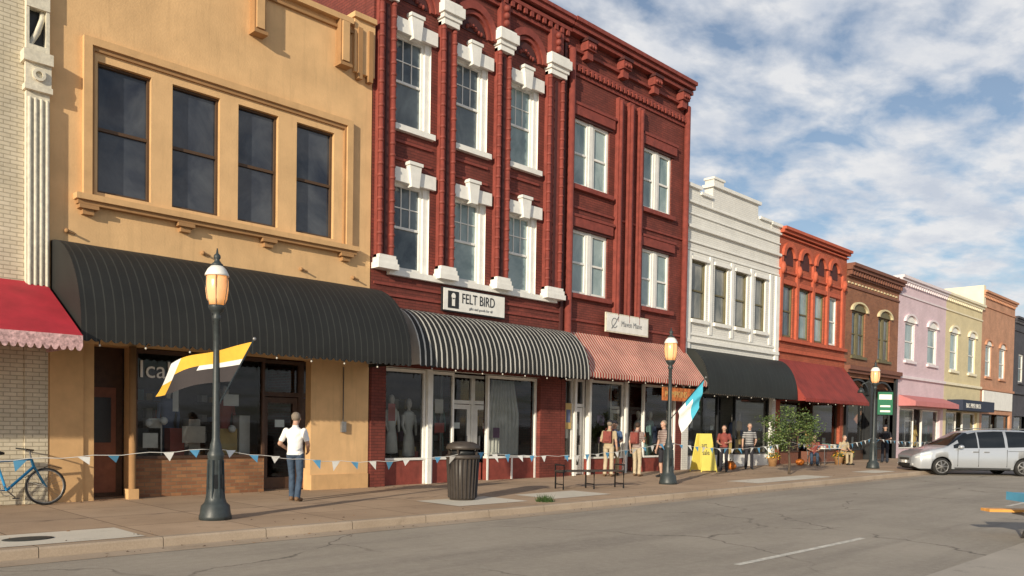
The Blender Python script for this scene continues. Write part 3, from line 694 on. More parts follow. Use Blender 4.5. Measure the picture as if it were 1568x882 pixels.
def flag(name,base,tip,fly,down,cols,n=16,m_=14,hoist=.5):
    P=empty(name); W=M(); b=Vector(base); t=Vector(tip)
    W.tube(DGREEN,[b,t],.014); W.sphere(GREYM,tuple(t),.03,8,5); W.done('pole',P)
    W=M(); f=Vector(fly); d=Vector(down); k0=len(W.v)
    for i in range(n+1):
        for j in range(m_+1):
            s=i/n; q=j/m_
            p=t+(b-t)*(.04+hoist*q)*(1-.25*s)+f*s+d*(s*s)
            p+=Vector((.3,.9,.25))*(.06*math.sin(s*9+q*2.2)*s)+Vector((0,0,-.05*math.sin(s*6+q*3)*s))
            W.v.append(tuple(p))
    for i in range(n):
        for j in range(m_):
            q=(j+.5)/m_; 
            W.f.append((k0+i*(m_+1)+j,k0+(i+1)*(m_+1)+j,k0+(i+1)*(m_+1)+j+1,k0+i*(m_+1)+j+1)); W.mi.append(W.m(cols(i/n,q))); W.sm.append(True)
    W.done('cloth',P)
FY=mat('yellow_cloth',(.78,.42,.04),.8,.1,8,0); FW=mat('white_cloth',(.78,.77,.73),.8,.1,8,0); FB=mat('black_cloth',(.035,.028,.03),.8,.1,8,0); FC=mat('light_blue_cloth',(.06,.40,.55),.8,.1,8,0)
l1=Vector((5.95,-4.18,0)); l2=Vector((19.1,-3.8,gz(19)))
def ycol(s,q):
    if s>.86: return FW if q<.6 else FY
    if q<.42: return FY
    if q<.60 and s<.55: return FW
    return FB
flag('yellow_flag',l1+Vector((0,0,1.75)),l1+rv*.60+Vector((0,0,2.88)),-rv*1.30+Vector((0,0,-.28)),Vector((0,0,-.12)),ycol,hoist=.56)
flag('blue_flag',l2+Vector((0,0,1.75)),l2+rv*.98+Vector((0,0,2.95)),-rv*.12+Vector((0,0,-.60)),Vector((0,0,-.22)),lambda s,q:FC if q<.42 or (s<.3 and q<.7) else FW,hoist=.72)
P=empty('green_banner_sign',(33.4,-3.75,gz(33.4)),rad(-45)); W=M(); GRN=mat('green_sign_paint',(.03,.17,.09),.5,.1)
W.box(GRN,.12,.72,-.015,.015,2.15,3.05); W.box(WHITE,.17,.67,-.02,-.015,2.75,2.95); W.box(WHITE,.22,.62,-.02,-.015,2.45,2.52);W.box(WHITE,.22,.62,-.02,-.015,2.25,2.32); W.tube(BLK,[(0,0,3.08),(.75,0,3.08)],.015); W.tube(BLK,[(0,0,2.13),(.75,0,2.13)],.015)
W.tube(DGREEN,[(0,0,3.3),(-.25,0,3.45),(-.5,0,3.35),(-.55,0,3.2)],.02); W.lathe(DGREEN,-.55,0,[(.14,3.0),(.12,3.1),(.04,3.2)],10)
W.done('panel',P)

# bunting
P=empty('bunting'); W=M()
BLU=mat('blue_pennant',(.10,.32,.52),.8,.15,8,0)
pts=[(-8,-4.1,1.15),(5.95,-4.12,1.12),(11.6,-4.0,1.0),(19.1,-3.75,1.15),(26.3,-3.75,1.1),(33.4,-3.7,1.2),(46,-3.7,1.2)]
k=0
for (a,b) in zip(pts[:-1],pts[1:]):
    A=Vector(a);B=Vector(b); L=(B-A).length; n=int(L/.2); A.z+=gz(a[0]);B.z+=gz(b[0])
    line=[A.lerp(B,i/n)+Vector((0,0,-.20*4*(i/n)*(1-i/n)+.012*math.sin(i*1.7))) for i in range(n+1)]
    W.tube(WHITE,line,.005,4)
    d=(B-A).normalized()
    for i in range(1,n-1,2):
        if random.random()<.12: continue
        p=line[i]; q=p+d*.17; w=random.uniform(-.10,.10); dz=random.uniform(.11,.18)
        W.poly(BLU if k%2 else FW,[p,q,(p+q)/2+Vector((random.uniform(-.07,.08),w,-dz))]); k+=1
W.done('string_and_pennants',P)

# trash can
P=empty('trash_can',(11.5,-3.85,gz(11.5))); W=M(); BRZ=mat('bronze_metal',(.055,.045,.038),.5,.2,8,.2)
W.lathe(BRZ,0,0,[(.27,0),(.27,.05),(.29,.06),(.31,.85),(.30,.86)],24)
for k in range(24):
    a=k*math.pi/12; W.tube(BRZ,[(.285*math.cos(a),.285*math.sin(a),.05),(.33*math.cos(a),.33*math.sin(a),.86)],.022,6)
W.lathe(BRZ,0,0,[(.34,.86),(.36,.88),(.36,.93),(.33,.95)],24)
W.lathe(BLK,0,0,[(.27,.95),(.25,1.05)],20)
for k in range(4):
    a=k*math.pi/2+.5; W.tube(BRZ,[(.3*math.cos(a),.3*math.sin(a),.93),(.3*math.cos(a),.3*math.sin(a),1.08)],.03,6)
W.lathe(BRZ,0,0,[(.35,1.06),(.36,1.1),(.33,1.16),(.22,1.21),(.05,1.23)],24)
W.done('can',P)
def bench(x,y,rz):
    P=empty('park_bench',(x,y,gz(x)),rz); W=M(); WD=BRZ
    for i in range(5): W.box(WD,-.9,.9,-.2+i*.085,-.13+i*.085,.43,.465)
    for sx in (-.88,0,.88):
        W.tube(BLK,[(sx,-.2,0),(sx,-.2,.42),(sx,.2,.42),(sx,.2,0)],.022,8); W.tube(BLK,[(sx,-.2,.12),(sx,.2,.12)],.014,6)
    for sx in (-.88,.88): W.tube(BLK,[(sx,-.22,.42),(sx,-.22,.6),(sx,.22,.6),(sx,.22,.42)],.02,8)
    W.done('frame_and_slats',P)
bench(16.1,-3.5,rad(-19))
P=empty('sandwich_board',(25.3,-1.05,gz(25.3)),rad(-20)); W=M(); YB=mat('yellow_board',(.80,.68,.14),.6,.1)
for s in (-1,1):
    W.v+= [(-.34,s*.30,.05),(.34,s*.30,.05),(.26,s*.03,1.32),(-.26,s*.03,1.32),(-.34,s*.33,.05),(.34,s*.33,.05),(.26,s*.06,1.34),(-.26,s*.06,1.34)]
    n=len(W.v)-8
    for q in ((0,1,2,3),(4,5,6,7),(0,1,5,4),(1,2,6,5),(2,3,7,6),(3,0,4,7)): W.f.append(tuple(n+i for i in q)); W.mi.append(W.m(YB)); W.sm.append(False)
    for sx in (-.33,.33): W.tube(YB,[(sx,s*.32,0),(sx*.8,s*.05,1.34)],.022,6)
W.done('boards',P)
t_=text('art\nsale',NAVY,-.2,.95,.26,-.16,P,'lettering',sx=.8,rx=78); t_.location=(-.22,-.165,.85)

def tree(x,y,H,cr,cz,name='small_tree',nl=4600,seed=4):
    rr=random.Random(seed); P=empty(name,(x,y,gz(x))); W=M(); BK=mat('bark',(.09,.065,.045),.9,.3,12,.6,30)
    W.tube(BK,[(0,0,0),(.02,0,.4),(-.02,.02,.8),(.02,0,1.2),(.0,.02,1.8)],[.05,.04,.035,.028,.012],8)
    tips=[]
    for k in range(16):
        a=rr.uniform(0,6.28); z0=rr.uniform(.75,1.5); l=rr.uniform(.5,1.0)*cr; zz=z0+rr.uniform(.15,.7)
        m1=(l*.5*math.cos(a),l*.5*math.sin(a),z0+(zz-z0)*.35); e=(l*math.cos(a),l*math.sin(a),zz)
        W.tube(BK,[(0,0,z0),m1,e],[.02,.013,.006],6); tips.append(e); tips.append(((m1[0]+e[0])/2,(m1[1]+e[1])/2,(m1[2]+e[2])/2))
    for k in range(12):
        a=rr.uniform(0,6.28); r=cr*rr.uniform(.1,.7); tips.append((r*math.cos(a),r*math.sin(a),cz+rr.uniform(-.3,.6)))
    W.done('trunk_and_limbs',P)
    L=[mat('leaf_a',(.07,.12,.03),.6,.3,5,0),mat('leaf_b',(.14,.19,.05),.6,.3,5,0),mat('leaf_c',(.04,.07,.02),.6,.3,5,0)]
    W=M()
    for k in range(nl):
        t=rr.choice(tips); s=.13
        p=Vector((rr.gauss(t[0],s),rr.gauss(t[1],s),rr.gauss(t[2],s*.8)))
        u=Vector((rr.gauss(0,1),rr.gauss(0,1),rr.gauss(0,.6))).normalized(); v=u.cross(Vector((rr.gauss(0,1),rr.gauss(0,1),rr.gauss(0,1)))).normalized(); l=rr.uniform(.03,.055); w=l*.5
        W.poly(rr.choice(L),[p-u*l,p+v*w,p+u*l,p-v*w])
    W.done('foliage',P)
tree(26.4,-3.7,2.3,.92,1.6)
P=empty('weed_clump',(12.6,-5.2,0)); W=M(); LW=mat('weed_leaf',(.07,.13,.03),.7,.3,5,0)
for k in range(150):
    a=random.uniform(0,6.28); r=random.uniform(0,.2); x,y=r*math.cos(a),r*math.sin(a); h=random.uniform(.06,.18)
    W.poly(LW,[(x-.012,y,0.004),(x+.012,y,.004),(x+random.uniform(-.08,.08),y+random.uniform(-.08,.08),h)])
W.done('blades',P)
PUM=mat('pumpkin_skin',(.55,.16,.02),.6,.15,6)
for x,y,r in ((27.3,-1.0,.17),(27.7,-.7,.2),(33.0,-.9,.18)):
    P=empty('pumpkin',(x,y,gz(x))); W=M(); n=20;k0=len(W.v); prof=[(math.sin(math.pi*j/8),-math.cos(math.pi*j/8)) for j in range(9)]
    for a_,b_ in prof:
        for i in range(n):
            a=2*math.pi*i/n; q=r*(a_+.001)*(1+.07*math.cos(a*10)); W.v.append((q*math.cos(a),q*math.sin(a),r*.8+b_*r*.78))
    for j in range(8):
        for i in range(n): W.f.append((k0+j*n+i,k0+j*n+(i+1)%n,k0+(j+1)*n+(i+1)%n,k0+(j+1)*n+i)); W.mi.append(W.m(PUM)); W.sm.append(True)
    W.tube(WOODD,[(0,0,r*1.5),(.01,0,r*1.75),(.04,0,r*1.9)],.018,6); W.done('fruit',P)
for x,y in ((35.4,-1.5),(36.4,-1.4),(31.2,-.6)):
    P=empty('flower_planter',(x,y,gz(x))); W=M(); W.lathe(TAND,0,0,[(.14,0),(.2,.3),(.22,.32),(.2,.33)],14)
    rr=random.Random(int(x*10))
    for k in range(260):
        p=Vector((rr.gauss(0,.13),rr.gauss(0,.13),.42+rr.gauss(0,.09))); u=Vector((rr.gauss(0,1),rr.gauss(0,1),rr.gauss(0,1))).normalized(); v=u.orthogonal().normalized()
        W.poly(FY if k%3==0 else LW,[p-u*.035,p+v*.03,p+u*.035,p-v*.03])
    W.done('pot_and_flowers',P)
P=empty('folding_table',(34.5,-1.3,gz(34)),0); W=M(); W.box(FW,-.8,.8,-.35,.35,.70,.74)
for sx in (-.7,.7):
    for sy in (-.28,.28): W.tube(GREYM,[(sx,sy,0),(sx,sy,.7)],.014,6)
for k in range(7): W.box(CLUT[k],-.7+k*.2,-.57+k*.2,-.2,.1,.74,.74+.08+.03*(k%4))
W.done('top_and_legs',P)

# picnic table
P=empty('picnic_table',(15.25,-14.05,-.13+gz(15)),rad(-46)); W=M(); PB=mat('blue_table_paint',(.10,.36,.55),.5,.15); PO=mat('orange_bench_paint',(.80,.38,.09),.5,.15)
for i in range(4): W.box(PB,-.95,.95,-.36+i*.185,-.19+i*.185,.70,.76)
W.box(PB,-.94,.94,-.38,-.365,.64,.77); W.box(PB,-.965,-.952,-.36,.37,.64,.77)
for s in (-1,1):
    for i in range(2): W.box(PO,-1.05,1.05,s*.80-.13+i*.14,s*.80-.005+i*.14,.41,.455)
for sx in (-.55,.55):
    W.tube(GREYM,[(sx,-.2,.7),(sx,-.6,0)],.025); W.tube(GREYM,[(sx,.2,.7),(sx,.6,0)],.025); W.tube(GREYM,[(sx,-.88,.39),(sx,.88,.39)],.025); W.tube(GREYM,[(sx,-.35,.69),(sx,.35,.69)],.02)
W.done('planks_and_frame',P)

# bicycle
P=empty('bicycle',(0,0,0)); W=M(); BB=mat('blue_bike_paint',(.03,.22,.45),.35,.1); RUB=mat('rubber',(.015,.015,.015),.8,.1)
def whl(c,r):
    pts=[(c[0]+r*math.cos(a*math.pi/16),c[1],c[2]+r*math.sin(a*math.pi/16)) for a in range(32)]; W.tube(RUB,pts,.019,6,True)
    pts=[(c[0]+(r-.025)*math.cos(a*math.pi/16),c[1],c[2]+(r-.025)*math.sin(a*math.pi/16)) for a in range(32)]; W.tube(GREYM,pts,.011,6,True)
    for a in range(18): W.tube(GREYM,[(c[0]+.02*math.cos(a),c[1]+(.03 if a%2 else -.03),c[2]),(c[0]+(r-.02)*math.cos(a*math.pi/9),c[1],c[2]+(r-.02)*math.sin(a*math.pi/9))],.0022,4)
    W.tube(GREYM,[(c[0],c[1]-.05,c[2]),(c[0],c[1]+.05,c[2])],.02,8)
y=-.4; fx,rx=4.55,3.5; R_=.34; whl((fx,y,R_),R_-.02); whl((rx,y,R_),R_-.02)
bbk=(3.93,y,.29); st=(3.78,y,.80); hd=(4.32,y,.83); hl=(4.36,y,.70)
W.tube(BB,[bbk,st],.022);W.tube(BB,[st,hd],.02);W.tube(BB,[bbk,hl],.026);W.tube(BB,[hd,hl],.026)
for s in (-.05,.05):
    W.tube(BB,[(hl[0],y+s,hl[2]),(fx,y+s,R_)],.013); W.tube(BB,[(rx,y+s,R_),bbk],.011); W.tube(BB,[(rx,y+s,R_),st],.010)
W.tube(GREYM,[hd,(4.29,y,.98)],.014); W.tube(BLK,[(4.15,y-.30,1.02),(4.3,y-.2,1.0),(4.31,y,.98),(4.3,y+.2,1.0),(4.15,y+.3,1.02)],.014)
W.tube(GREYM,[st,(3.75,y,.93)],.012); W.tube(BLK,[(3.62,y,.95),(3.75,y,.955),(3.9,y,.94)],[.07,.055,.02],8)
W.tube(GREYM,[(bbk[0]+.09*math.cos(a*.5236),y-.03,bbk[2]+.09*math.sin(a*.5236)) for a in range(12)],.006,5,True); W.tube(GREYM,[(3.93,y-.06,.29),(4.05,y-.07,.17)],.01); W.box(BLK,4.0,4.1,y-.16,y-.08,.15,.17)
W.tube(BLK,[(4.2,y,.5),(4.6,y-.01,.72),(4.82,y,.66)],.006,4)
W.done('frame_and_wheels',P)

# ================================================================ MINIVAN
def lerp(tab,x):
    for (a,va),(b,vb) in zip(tab[:-1],tab[1:]):
        if a<=x<=b: return va+(vb-va)*(x-a)/(b-a)
    return tab[-1][1] if x>tab[-1][0] else tab[0][1]
def van(x,y,rz,s=1):
    P=empty('minivan',(x,y,-.13+gz(x)),rz,s); PA,nt,b=newmat('silver_paint'); b.inputs['Base Color'].default_value=(.50,.53,.57,1); b.inputs['Metallic'].default_value=.5; b.inputs['Roughness'].default_value=.3; b.inputs['Coat Weight'].default_value=.7
    VG=mat('tinted_car_glass',(.012,.014,.016),.05,.1,3,0,spec=.8); PL=mat('black_plastic',(.02,.02,.02),.6,.1)
    HL=mat('headlight_glass',(.6,.62,.62),.1,.05)
    top=[(0,.62),(.05,.74),(.25,.86),(.6,.97),(1.05,1.06),(1.2,1.13),(1.55,1.38),(1.95,1.62),(2.3,1.71),(3.0,1.75),(4.0,1.74),(4.6,1.70),(4.8,1.62),(4.95,1.35),(5.05,1.0),(5.1,.75)]
    belt=[(0,.60),(.05,.70),(.3,.80),(1.0,.98),(1.3,1.02),(3.0,1.06),(4.6,1.12),(4.95,1.05),(5.1,.7)]
    hw=[(0,.55),(.06,.72),(.25,.86),(.6,.94),(1.0,.98),(4.3,.98),(4.8,.94),(5.02,.86),(5.1,.74)]
    rw=[(0,.5),(.3,.72),(1.0,.78),(1.3,.76),(2.0,.70),(4.4,.70),(5.0,.66),(5.1,.6)]
    ax=(.98,4.0); wr=.375
    def zb(x):
        z=.24+(.1*(1-x/.2) if x<.2 else 0)
        for a in ax:
            if abs(x-a)<wr: z=max(z,.33+math.sqrt(wr*wr-(x-a)**2))
        return z
    X=sorted({round(.05*i,3) for i in range(103)}|{a+wr*math.cos(t*math.pi/16) for a in ax for t in range(17)}|{5.1}); X=[q for q in X if 0<=q<=5.1]
    W=M(); ring=[]
    for x_ in X:
        h=lerp(hw,x_); r=lerp(rw,x_); bt=lerp(belt,x_); tp=lerp(top,x_); z0=zb(x_)
        tp=max(tp,bt+.02); g=max(0,tp-bt); r=h*.93 if g<.12 else (min(h*.95,r+ (h*.93-r)*max(0,1-(g-.12)/.4)))
        zs=[z0,max(z0,.42),max(z0,.62),bt-.03,bt,bt+(tp-bt)*.5,tp-.07*min(1,g/.3),tp-.015,tp]
        hs_=[h*.94,h*1.0,h*1.0,h*.985,h*.965,(h*.965+r)/2+.015,r+.0,r*.82,0]
        zs=[max(q,z0) for q in zs]
        ring.append([(x_,hs_[i],zs[i]) for i in range(9)]+[(x_,-hs_[i],zs[i]) for i in range(7,-1,-1)])
    k0=len(W.v); nr=17
    for rg in ring: W.v+=rg
    def side_glass(xm): return 1.62<xm<2.28 or 2.36<xm<3.3 or 3.4<xm<4.55
    for i in range(len(X)-1):
        xm=(X[i]+X[i+1])/2
        for j in range(nr-1):
            jj=j if j<8 else 15-j
            mt=PA
            if jj in (4,5) and side_glass(xm): mt=VG
            if jj==4 and 1.38<xm<1.62: mt=VG
            if jj in (6,7) and 1.2<xm<1.98: mt=VG
            if jj>=5 and 4.8<xm<5.0: mt=VG
            W.f.append((k0+i*nr+j,k0+(i+1)*nr+j,k0+(i+1)*nr+j+1,k0+i*nr+j+1)); W.mi.append(W.m(mt)); W.sm.append(True)
    W.f.append(tuple(k0+j for j in range(nr))); W.mi.append(W.m(PA)); W.sm.append(False)
    W.f.append(tuple(k0+(len(X)-1)*nr+j for j in range(nr))); W.mi.append(W.m(PA)); W.sm.append(False)
    W.box(PL,.25,4.9,-.78,.78,.2,.5)
    for sy in (-1,1):
        for xx in (1.55,2.32,3.36):
            W.box(PL,xx-.006,xx+.006,sy*.96,sy*.984,.35,1.0)
        W.box(PL,1.45,3.5,sy*.95,sy*.985,.26,.30); W.box(PL,3.4,4.9,sy*.95,sy*.972,.93,.945)
        for xx in (2.1,2.5): W.box(GREYM,xx,xx+.2,sy*.975,sy*1.0,.88,.915)
        W.tube(GREYM,[(2.1,sy*.66,1.72),(2.3,sy*.66,1.78),(4.4,sy*.66,1.78),(4.6,sy*.66,1.73)],.014)
        W.sphere(PA,(1.62,sy*1.07,1.08),.11,10,7,.7)
        hp=[(.03,.60),(.10,.745),(.25,.815),(.45,.84),(.62,.86)]
        for (xa,_),(xb,_) in zip(hp[:-1],hp[1:]):
            ya=lerp(hw,xa)*1.004+.004; yb=lerp(hw,xb)*1.004+.004
            ta=lerp(belt,xa)-.035; tb=lerp(belt,xb)-.035; ba=.60+.18*(xa/.62); bb_=.60+.18*(xb/.62)
            W.poly(HL,[(xa,sy*ya,min(ba,ta)),(xb,sy*yb,min(bb_,tb)),(xb,sy*yb,tb),(xa,sy*ya,ta)])
        W.lathe(HL,.06,sy*.62,[(.05,.36),(.05,.42)],10)
        W.box(REDT,4.9,5.06,sy*.78,sy*.9,.8,1.25)
    W.box(PL,-.02,.1,-.5,.5,.28,.42); W.box(PL,-.012,.05,-.42,.42,.55,.63); W.box(GREYM,-.018,.02,-.4,.4,.585,.60); W.box(WHITE,-.04,.0,-.16,.16,.43,.53)
    W.done('body',P)
    for k,(a,sy) in enumerate([(a,s_) for a in ax for s_ in (-1,1)]):
        W=M(); n=24
        prof=[(.20,.0),(.275,.0),(.31,.02),(.325,.06),(.325,.18),(.31,.21),(.25,.22)]
        for r_,w_ in prof:
            for i in range(n):
                t=2*math.pi*i/n; W.v.append((a+r_*math.cos(t),sy*(.97-w_),.325+r_*math.sin(t)))
        for j in range(len(prof)-1):
            for i in range(n): W.f.append((j*n+i,j*n+(i+1)%n,(j+1)*n+(i+1)%n,(j+1)*n+i)); W.mi.append(W.m(RUB)); W.sm.append(True)
        W.tube(GREYM,[(a+.225*math.cos(t*math.pi/12),sy*.972,.325+.225*math.sin(t*math.pi/12)) for t in range(24)],.02,6,True)
        W.disc(PL,a,.325,.22,sy*.92,sy*.9,0,360,20); W.disc(GREYM,a,.325,.055,sy*.975,sy*.93,0,360,12)
        for t in range(7): 
            q=t*2*math.pi/7; W.tube(GREYM,[(a+.03*math.cos(q),sy*.962,.325+.03*math.sin(q)),(a+.22*math.cos(q),sy*.967,.325+.22*math.sin(q))],[.038,.028],6)
        W.done('wheel_%d'%k,P)
    return P
fa=Vector((33.35,-6.35,0)); ctr=fa+Vector((.707,.707,0))*.98; nose=ctr-rv*.98
van(nose.x,nose.y,rad(-47))

# ================================================================ PEOPLE
SKIN=mat('skin',(.50,.30,.215),.6,.08,10,0); HAIRG=mat('grey_hair',(.22,.18,.14),.8,.2,20,0); HAIRB=mat('brown_hair',(.05,.03,.02),.7,.2,20,0)
LIP=mat('lips',(.35,.14,.12),.5)
def person(name,x,y,face,h,shirt,pants,shoes,hair=HAIRB,pose=None,shorts=False,cap=None,vox=.012,zoff=0,sleeves='short',female=False,bag=None):
    s=h/1.78; J=dict(pel=(0,0,.95),neck=(0.0,0,1.47),head=(.03,0,1.655),
        shL=(-.01,.185,1.40),shR=(-.01,-.185,1.40),elL=(-.03,.245,1.12),elR=(-.03,-.245,1.12),wrL=(.05,.255,.87),wrR=(.05,-.255,.87),
        hiL=(0,.09,.92),hiR=(0,-.09,.92),knL=(.03,.10,.50),knR=(.02,-.10,.50),anL=(-.02,.11,.09),anR=(-.02,-.11,.09),toL=(.15,.13,.035),toR=(.15,-.13,.035))
    if pose: J.update(pose)
    J={k:Vector(v) for k,v in J.items()}
    caps=[]
    fw=Vector((1,0,0))
    lat=(J['shL']-J['shR']).normalized()
    up=(J['neck']-J['pel'])
    rings=[(-.16,.10,.08),(-.08,.158,.115),(.03,.165,.12),(.2,.152,.112),(.38,.15,.108),(.58,.17,.118),(.76,.185,.118),(.88,.172,.10),(.96,.10,.075),(1.02,.058,.058),(1.12,.055,.055)]
    if female: rings=[(a,b*.92,c) for a,b,c in rings]
    T=M(); n=20; k0=0
    for t,hw,hd in rings:
        c=J['pel']+up*t
        for i in range(n):
            a=2*math.pi*i/n; T.v.append(tuple(c+lat*(hw*math.cos(a))+fw*(hd*math.sin(a))))
    for j in range(len(rings)-1):
        for i in range(n): T.f.append((j*n+i,j*n+(i+1)%n,(j+1)*n+(i+1)%n,(j+1)*n+i))
    T.f.append(tuple(reversed(range(n)))); T.f.append(tuple((len(rings)-1)*n+i for i in range(n)))
    for t,hw,hd in rings:
        if t<1.0:
            c=J['pel']+up*t; lab='P' if t<.0 else 'S'
            if t<.9: caps.append((lab,c-lat*(hw-hd),c+lat*(hw-hd),hd+.004,hd+.004,False))
    caps.append(('K',J['pel']+up*.98,J['head'],.058,.056,True))
    for S in 'LR':
        sh,el,wr=J['sh'+S],J['el'+S],J['wr'+S]
        mid=sh.lerp(el,.68)
        caps.append(('S',sh,mid,.060,.056,True)); caps.append(('S' if sleeves=='long' else 'K',mid,el,.048 if sleeves=='long' else .043,.040,True)); caps.append(('S' if sleeves=='long' else 'K',el,wr,.042,.028,True))
        d=(wr-el).normalized()
        side=Vector((1,0,0))-d*d.x
        if side.length<.35: side=Vector((0,0,1))-d*d.z
        side.normalize(); nrm=d.cross(side).normalized()
        for q in (-.022,0,.022): caps.append(('K',wr+side*q*.7,wr+d*.085+side*q,.017,.015,True))
        inw=nrm if nrm.dot(Vector((0,-1 if S=='L' else 1,0)))>0 else -nrm
        for q,L in ((-.033,.058),(-.011,.072),(.011,.078),(.033,.068)):
            a=wr+d*.085+side*q; b=a+(d*.92+inw*.25).normalized()*L*.55; c=b+(d*.6+inw*.8).normalized()*L*.5
            caps.append(('K',a,b,.0105,.0095,True)); caps.append(('K',b,c,.0095,.0085,True))
        a=wr+d*.025+side*.025; b=a+(d*.6+side*.8).normalized()*.04; caps.append(('K',a,b,.013,.011,True)); caps.append(('K',b,b+(d*.9+side*.2+inw*.3).normalized()*.032,.011,.0095,True))
        hi,kn,an,to=J['hi'+S],J['kn'+S],J['an'+S],J['to'+S]
        caps.append(('P',hi,kn,.088,.064 if not shorts else .072,True))
        if shorts:
            caps.append(('K',kn,kn.lerp(an,.35),.052,.056,True)); caps.append(('K',kn.lerp(an,.35),an+Vector((0,0,.05)),.056,.036,True))
        else:
            caps.append(('P',kn,kn.lerp(an,.4),.064,.064,True)); caps.append(('P',kn.lerp(an,.4),an,.064,.060,True))
        caps.append(('F',an-Vector((.03,0,.03)),to,.045,.036,True)); caps.append(('F',an,an-Vector((.03,0,.035)),.05,.048,True))
    hc=J['head']; T.mats=[]
    def cyl(a,b,ra,rb):
        d=(b-a); L=max(d.length,1e-4); d=d/L; u=d.orthogonal().normalized(); w=d.cross(u); k=len(T.v); n=12
        prof=[]
        for t in (-90,-60,-30,0): prof.append((ra*math.cos(rad(t)),ra*math.sin(rad(t))))
        for t in (0,30,60,90): prof.append((rb*math.cos(rad(t)),L+rb*math.sin(rad(t))))
        for r_,q in prof:
            for i in range(n):
                t=2*math.pi*i/n; T.v.append(tuple(a+d*q+(u*math.cos(t)+w*math.sin(t))*max(r_,1e-4)))
        for j in range(len(prof)-1):
            for i in range(n): T.f.append((k+j*n+i,k+j*n+(i+1)%n,k+(j+1)*n+(i+1)%n,k+(j+1)*n+i))
        T.f.append(tuple(k+i for i in reversed(range(n)))); T.f.append(tuple(k+(len(prof)-1)*n+i for i in range(n)))
    for c in caps:
        if c[5]: cyl(c[1],c[2],c[3],c[4])
    hd=[('H',hc+Vector((-.025,0,.035)),hc+Vector((-.03,0,.03)),.092,.092),('K',hc+Vector((.01,0,.02)),hc+Vector((.03,0,-.065)),.079,.055),
        ('K',hc+Vector((.088,0,.01)),hc+Vector((.104,0,-.022)),.011,.017),('K',hc+Vector((.01,.078,-.005)),hc+Vector((.005,.083,-.03)),.016,.012),('K',hc+Vector((.01,-.078,-.005)),hc+Vector((.005,-.083,-.03)),.016,.012),
        ('K',hc+Vector((.07,0,-.085)),hc+Vector((.075,0,-.09)),.024,.02)]
    if female: hd.append(('H',hc+Vector((-.06,0,.0)),hc+Vector((-.07,0,-.16)),.07,.05))
    if cap: hd+= [('C',hc+Vector((-.015,0,.05)),hc+Vector((-.01,0,.055)),.097,.095),('C',hc+Vector((.06,0,.06)),hc+Vector((.16,0,.05)),.03,.02),('C',hc+Vector((.07,.04,.055)),hc+Vector((.14,.03,.05)),.015,.012),('C',hc+Vector((.07,-.04,.055)),hc+Vector((.14,-.03,.05)),.015,.012)]
    for l,a,b,ra,rb in hd: cyl(a,b,ra,rb); caps.append((l,a,b,ra,rb,True))
    me=bpy.data.meshes.new('tmp'); me.from_pydata([tuple(Vector(v)) for v in T.v],[],T.f); ob=bpy.data.objects.new('tmp',me); COL.objects.link(ob)
    r=ob.modifiers.new('r','REMESH'); r.mode='VOXEL'; r.voxel_size=vox; r.use_smooth_shade=True
    sm=ob.modifiers.new('s','SMOOTH'); sm.factor=.5; sm.iterations=1
    dg=bpy.context.evaluated_depsgraph_get(); dg.update(); me2=bpy.data.meshes.new_from_object(ob.evaluated_get(dg)); bpy.data.objects.remove(ob)
    nv=len(me2.vertices); co_=np.empty(nv*3); me2.vertices.foreach_get('co',co_); co_=co_.reshape(-1,3)
    nf=len(me2.polygons); cen=np.empty(nf*3); me2.polygons.foreach_get('center',cen); cen=cen.reshape(-1,3)
    best=np.full(nf,1e9); lab=np.zeros(nf,int); names='SPKHFC'
    for c in caps:
        a=np.array(c[1]);b=np.array(c[2]); ab=b-a; L=max(ab@ab,1e-9); t=np.clip((cen-a)@ab/L,0,1)
        dd=np.linalg.norm(cen-(a+t[:,None]*ab),axis=1)-(c[3]+(c[4]-c[3])*t)
        m_=dd<best; best[m_]=dd[m_]; lab[m_]=names.index(c[0])
    fr=(lab==3)&(cen[:,0]-hc.x>.052)&(cen[:,2]-hc.z<.075); lab[fr]=2
    hz=hc.z-.16
    far=np.minimum(np.linalg.norm(co_-np.array(J['wrL']),axis=1),np.linalg.norm(co_-np.array(J['wrR']),axis=1))
    msk=((co_[:,2]<hz)&(far>.16)&(co_[:,2]>.09)).astype(float)
    fold=.0022*np.sin(co_[:,2]*27+co_[:,1]*31+np.sin(co_[:,0]*24)*2.2)+.0015*np.sin(co_[:,2]*51-co_[:,0]*44+co_[:,1]*20)
    cx=co_.copy(); cx[:,0]+=fold*msk*np.sign(co_[:,0]); cx[:,1]+=fold*msk*.7*np.sign(co_[:,1])
    me2.vertices.foreach_set('co',cx.reshape(-1))
    for mt in (shirt,pants,SKIN,hair,shoes,cap or hair): me2.materials.append(mt)
    me2.polygons.foreach_set('material_index',lab.astype(np.int32)); me2.polygons.foreach_set('use_smooth',[True]*nf); me2.update()
    P=empty(name,(x,y,gz(x)+zoff),face,s); o=bpy.data.objects.new('body',me2); COL.objects.link(o); o.parent=P
    W=M()
    for sy in (-.031,.031):
        W.sphere(WHITE,(hc.x+.083,hc.y+sy,hc.z+.012),.0115,8,6); W.sphere(BLK,(hc.x+.092,hc.y+sy,hc.z+.012),.0055,6,5)
    W.tube(LIP,[(hc.x+.082,hc.y-.02,hc.z-.052),(hc.x+.092,hc.y,hc.z-.05),(hc.x+.082,hc.y+.02,hc.z-.052)],.0045,6)
    W.done('face',P)
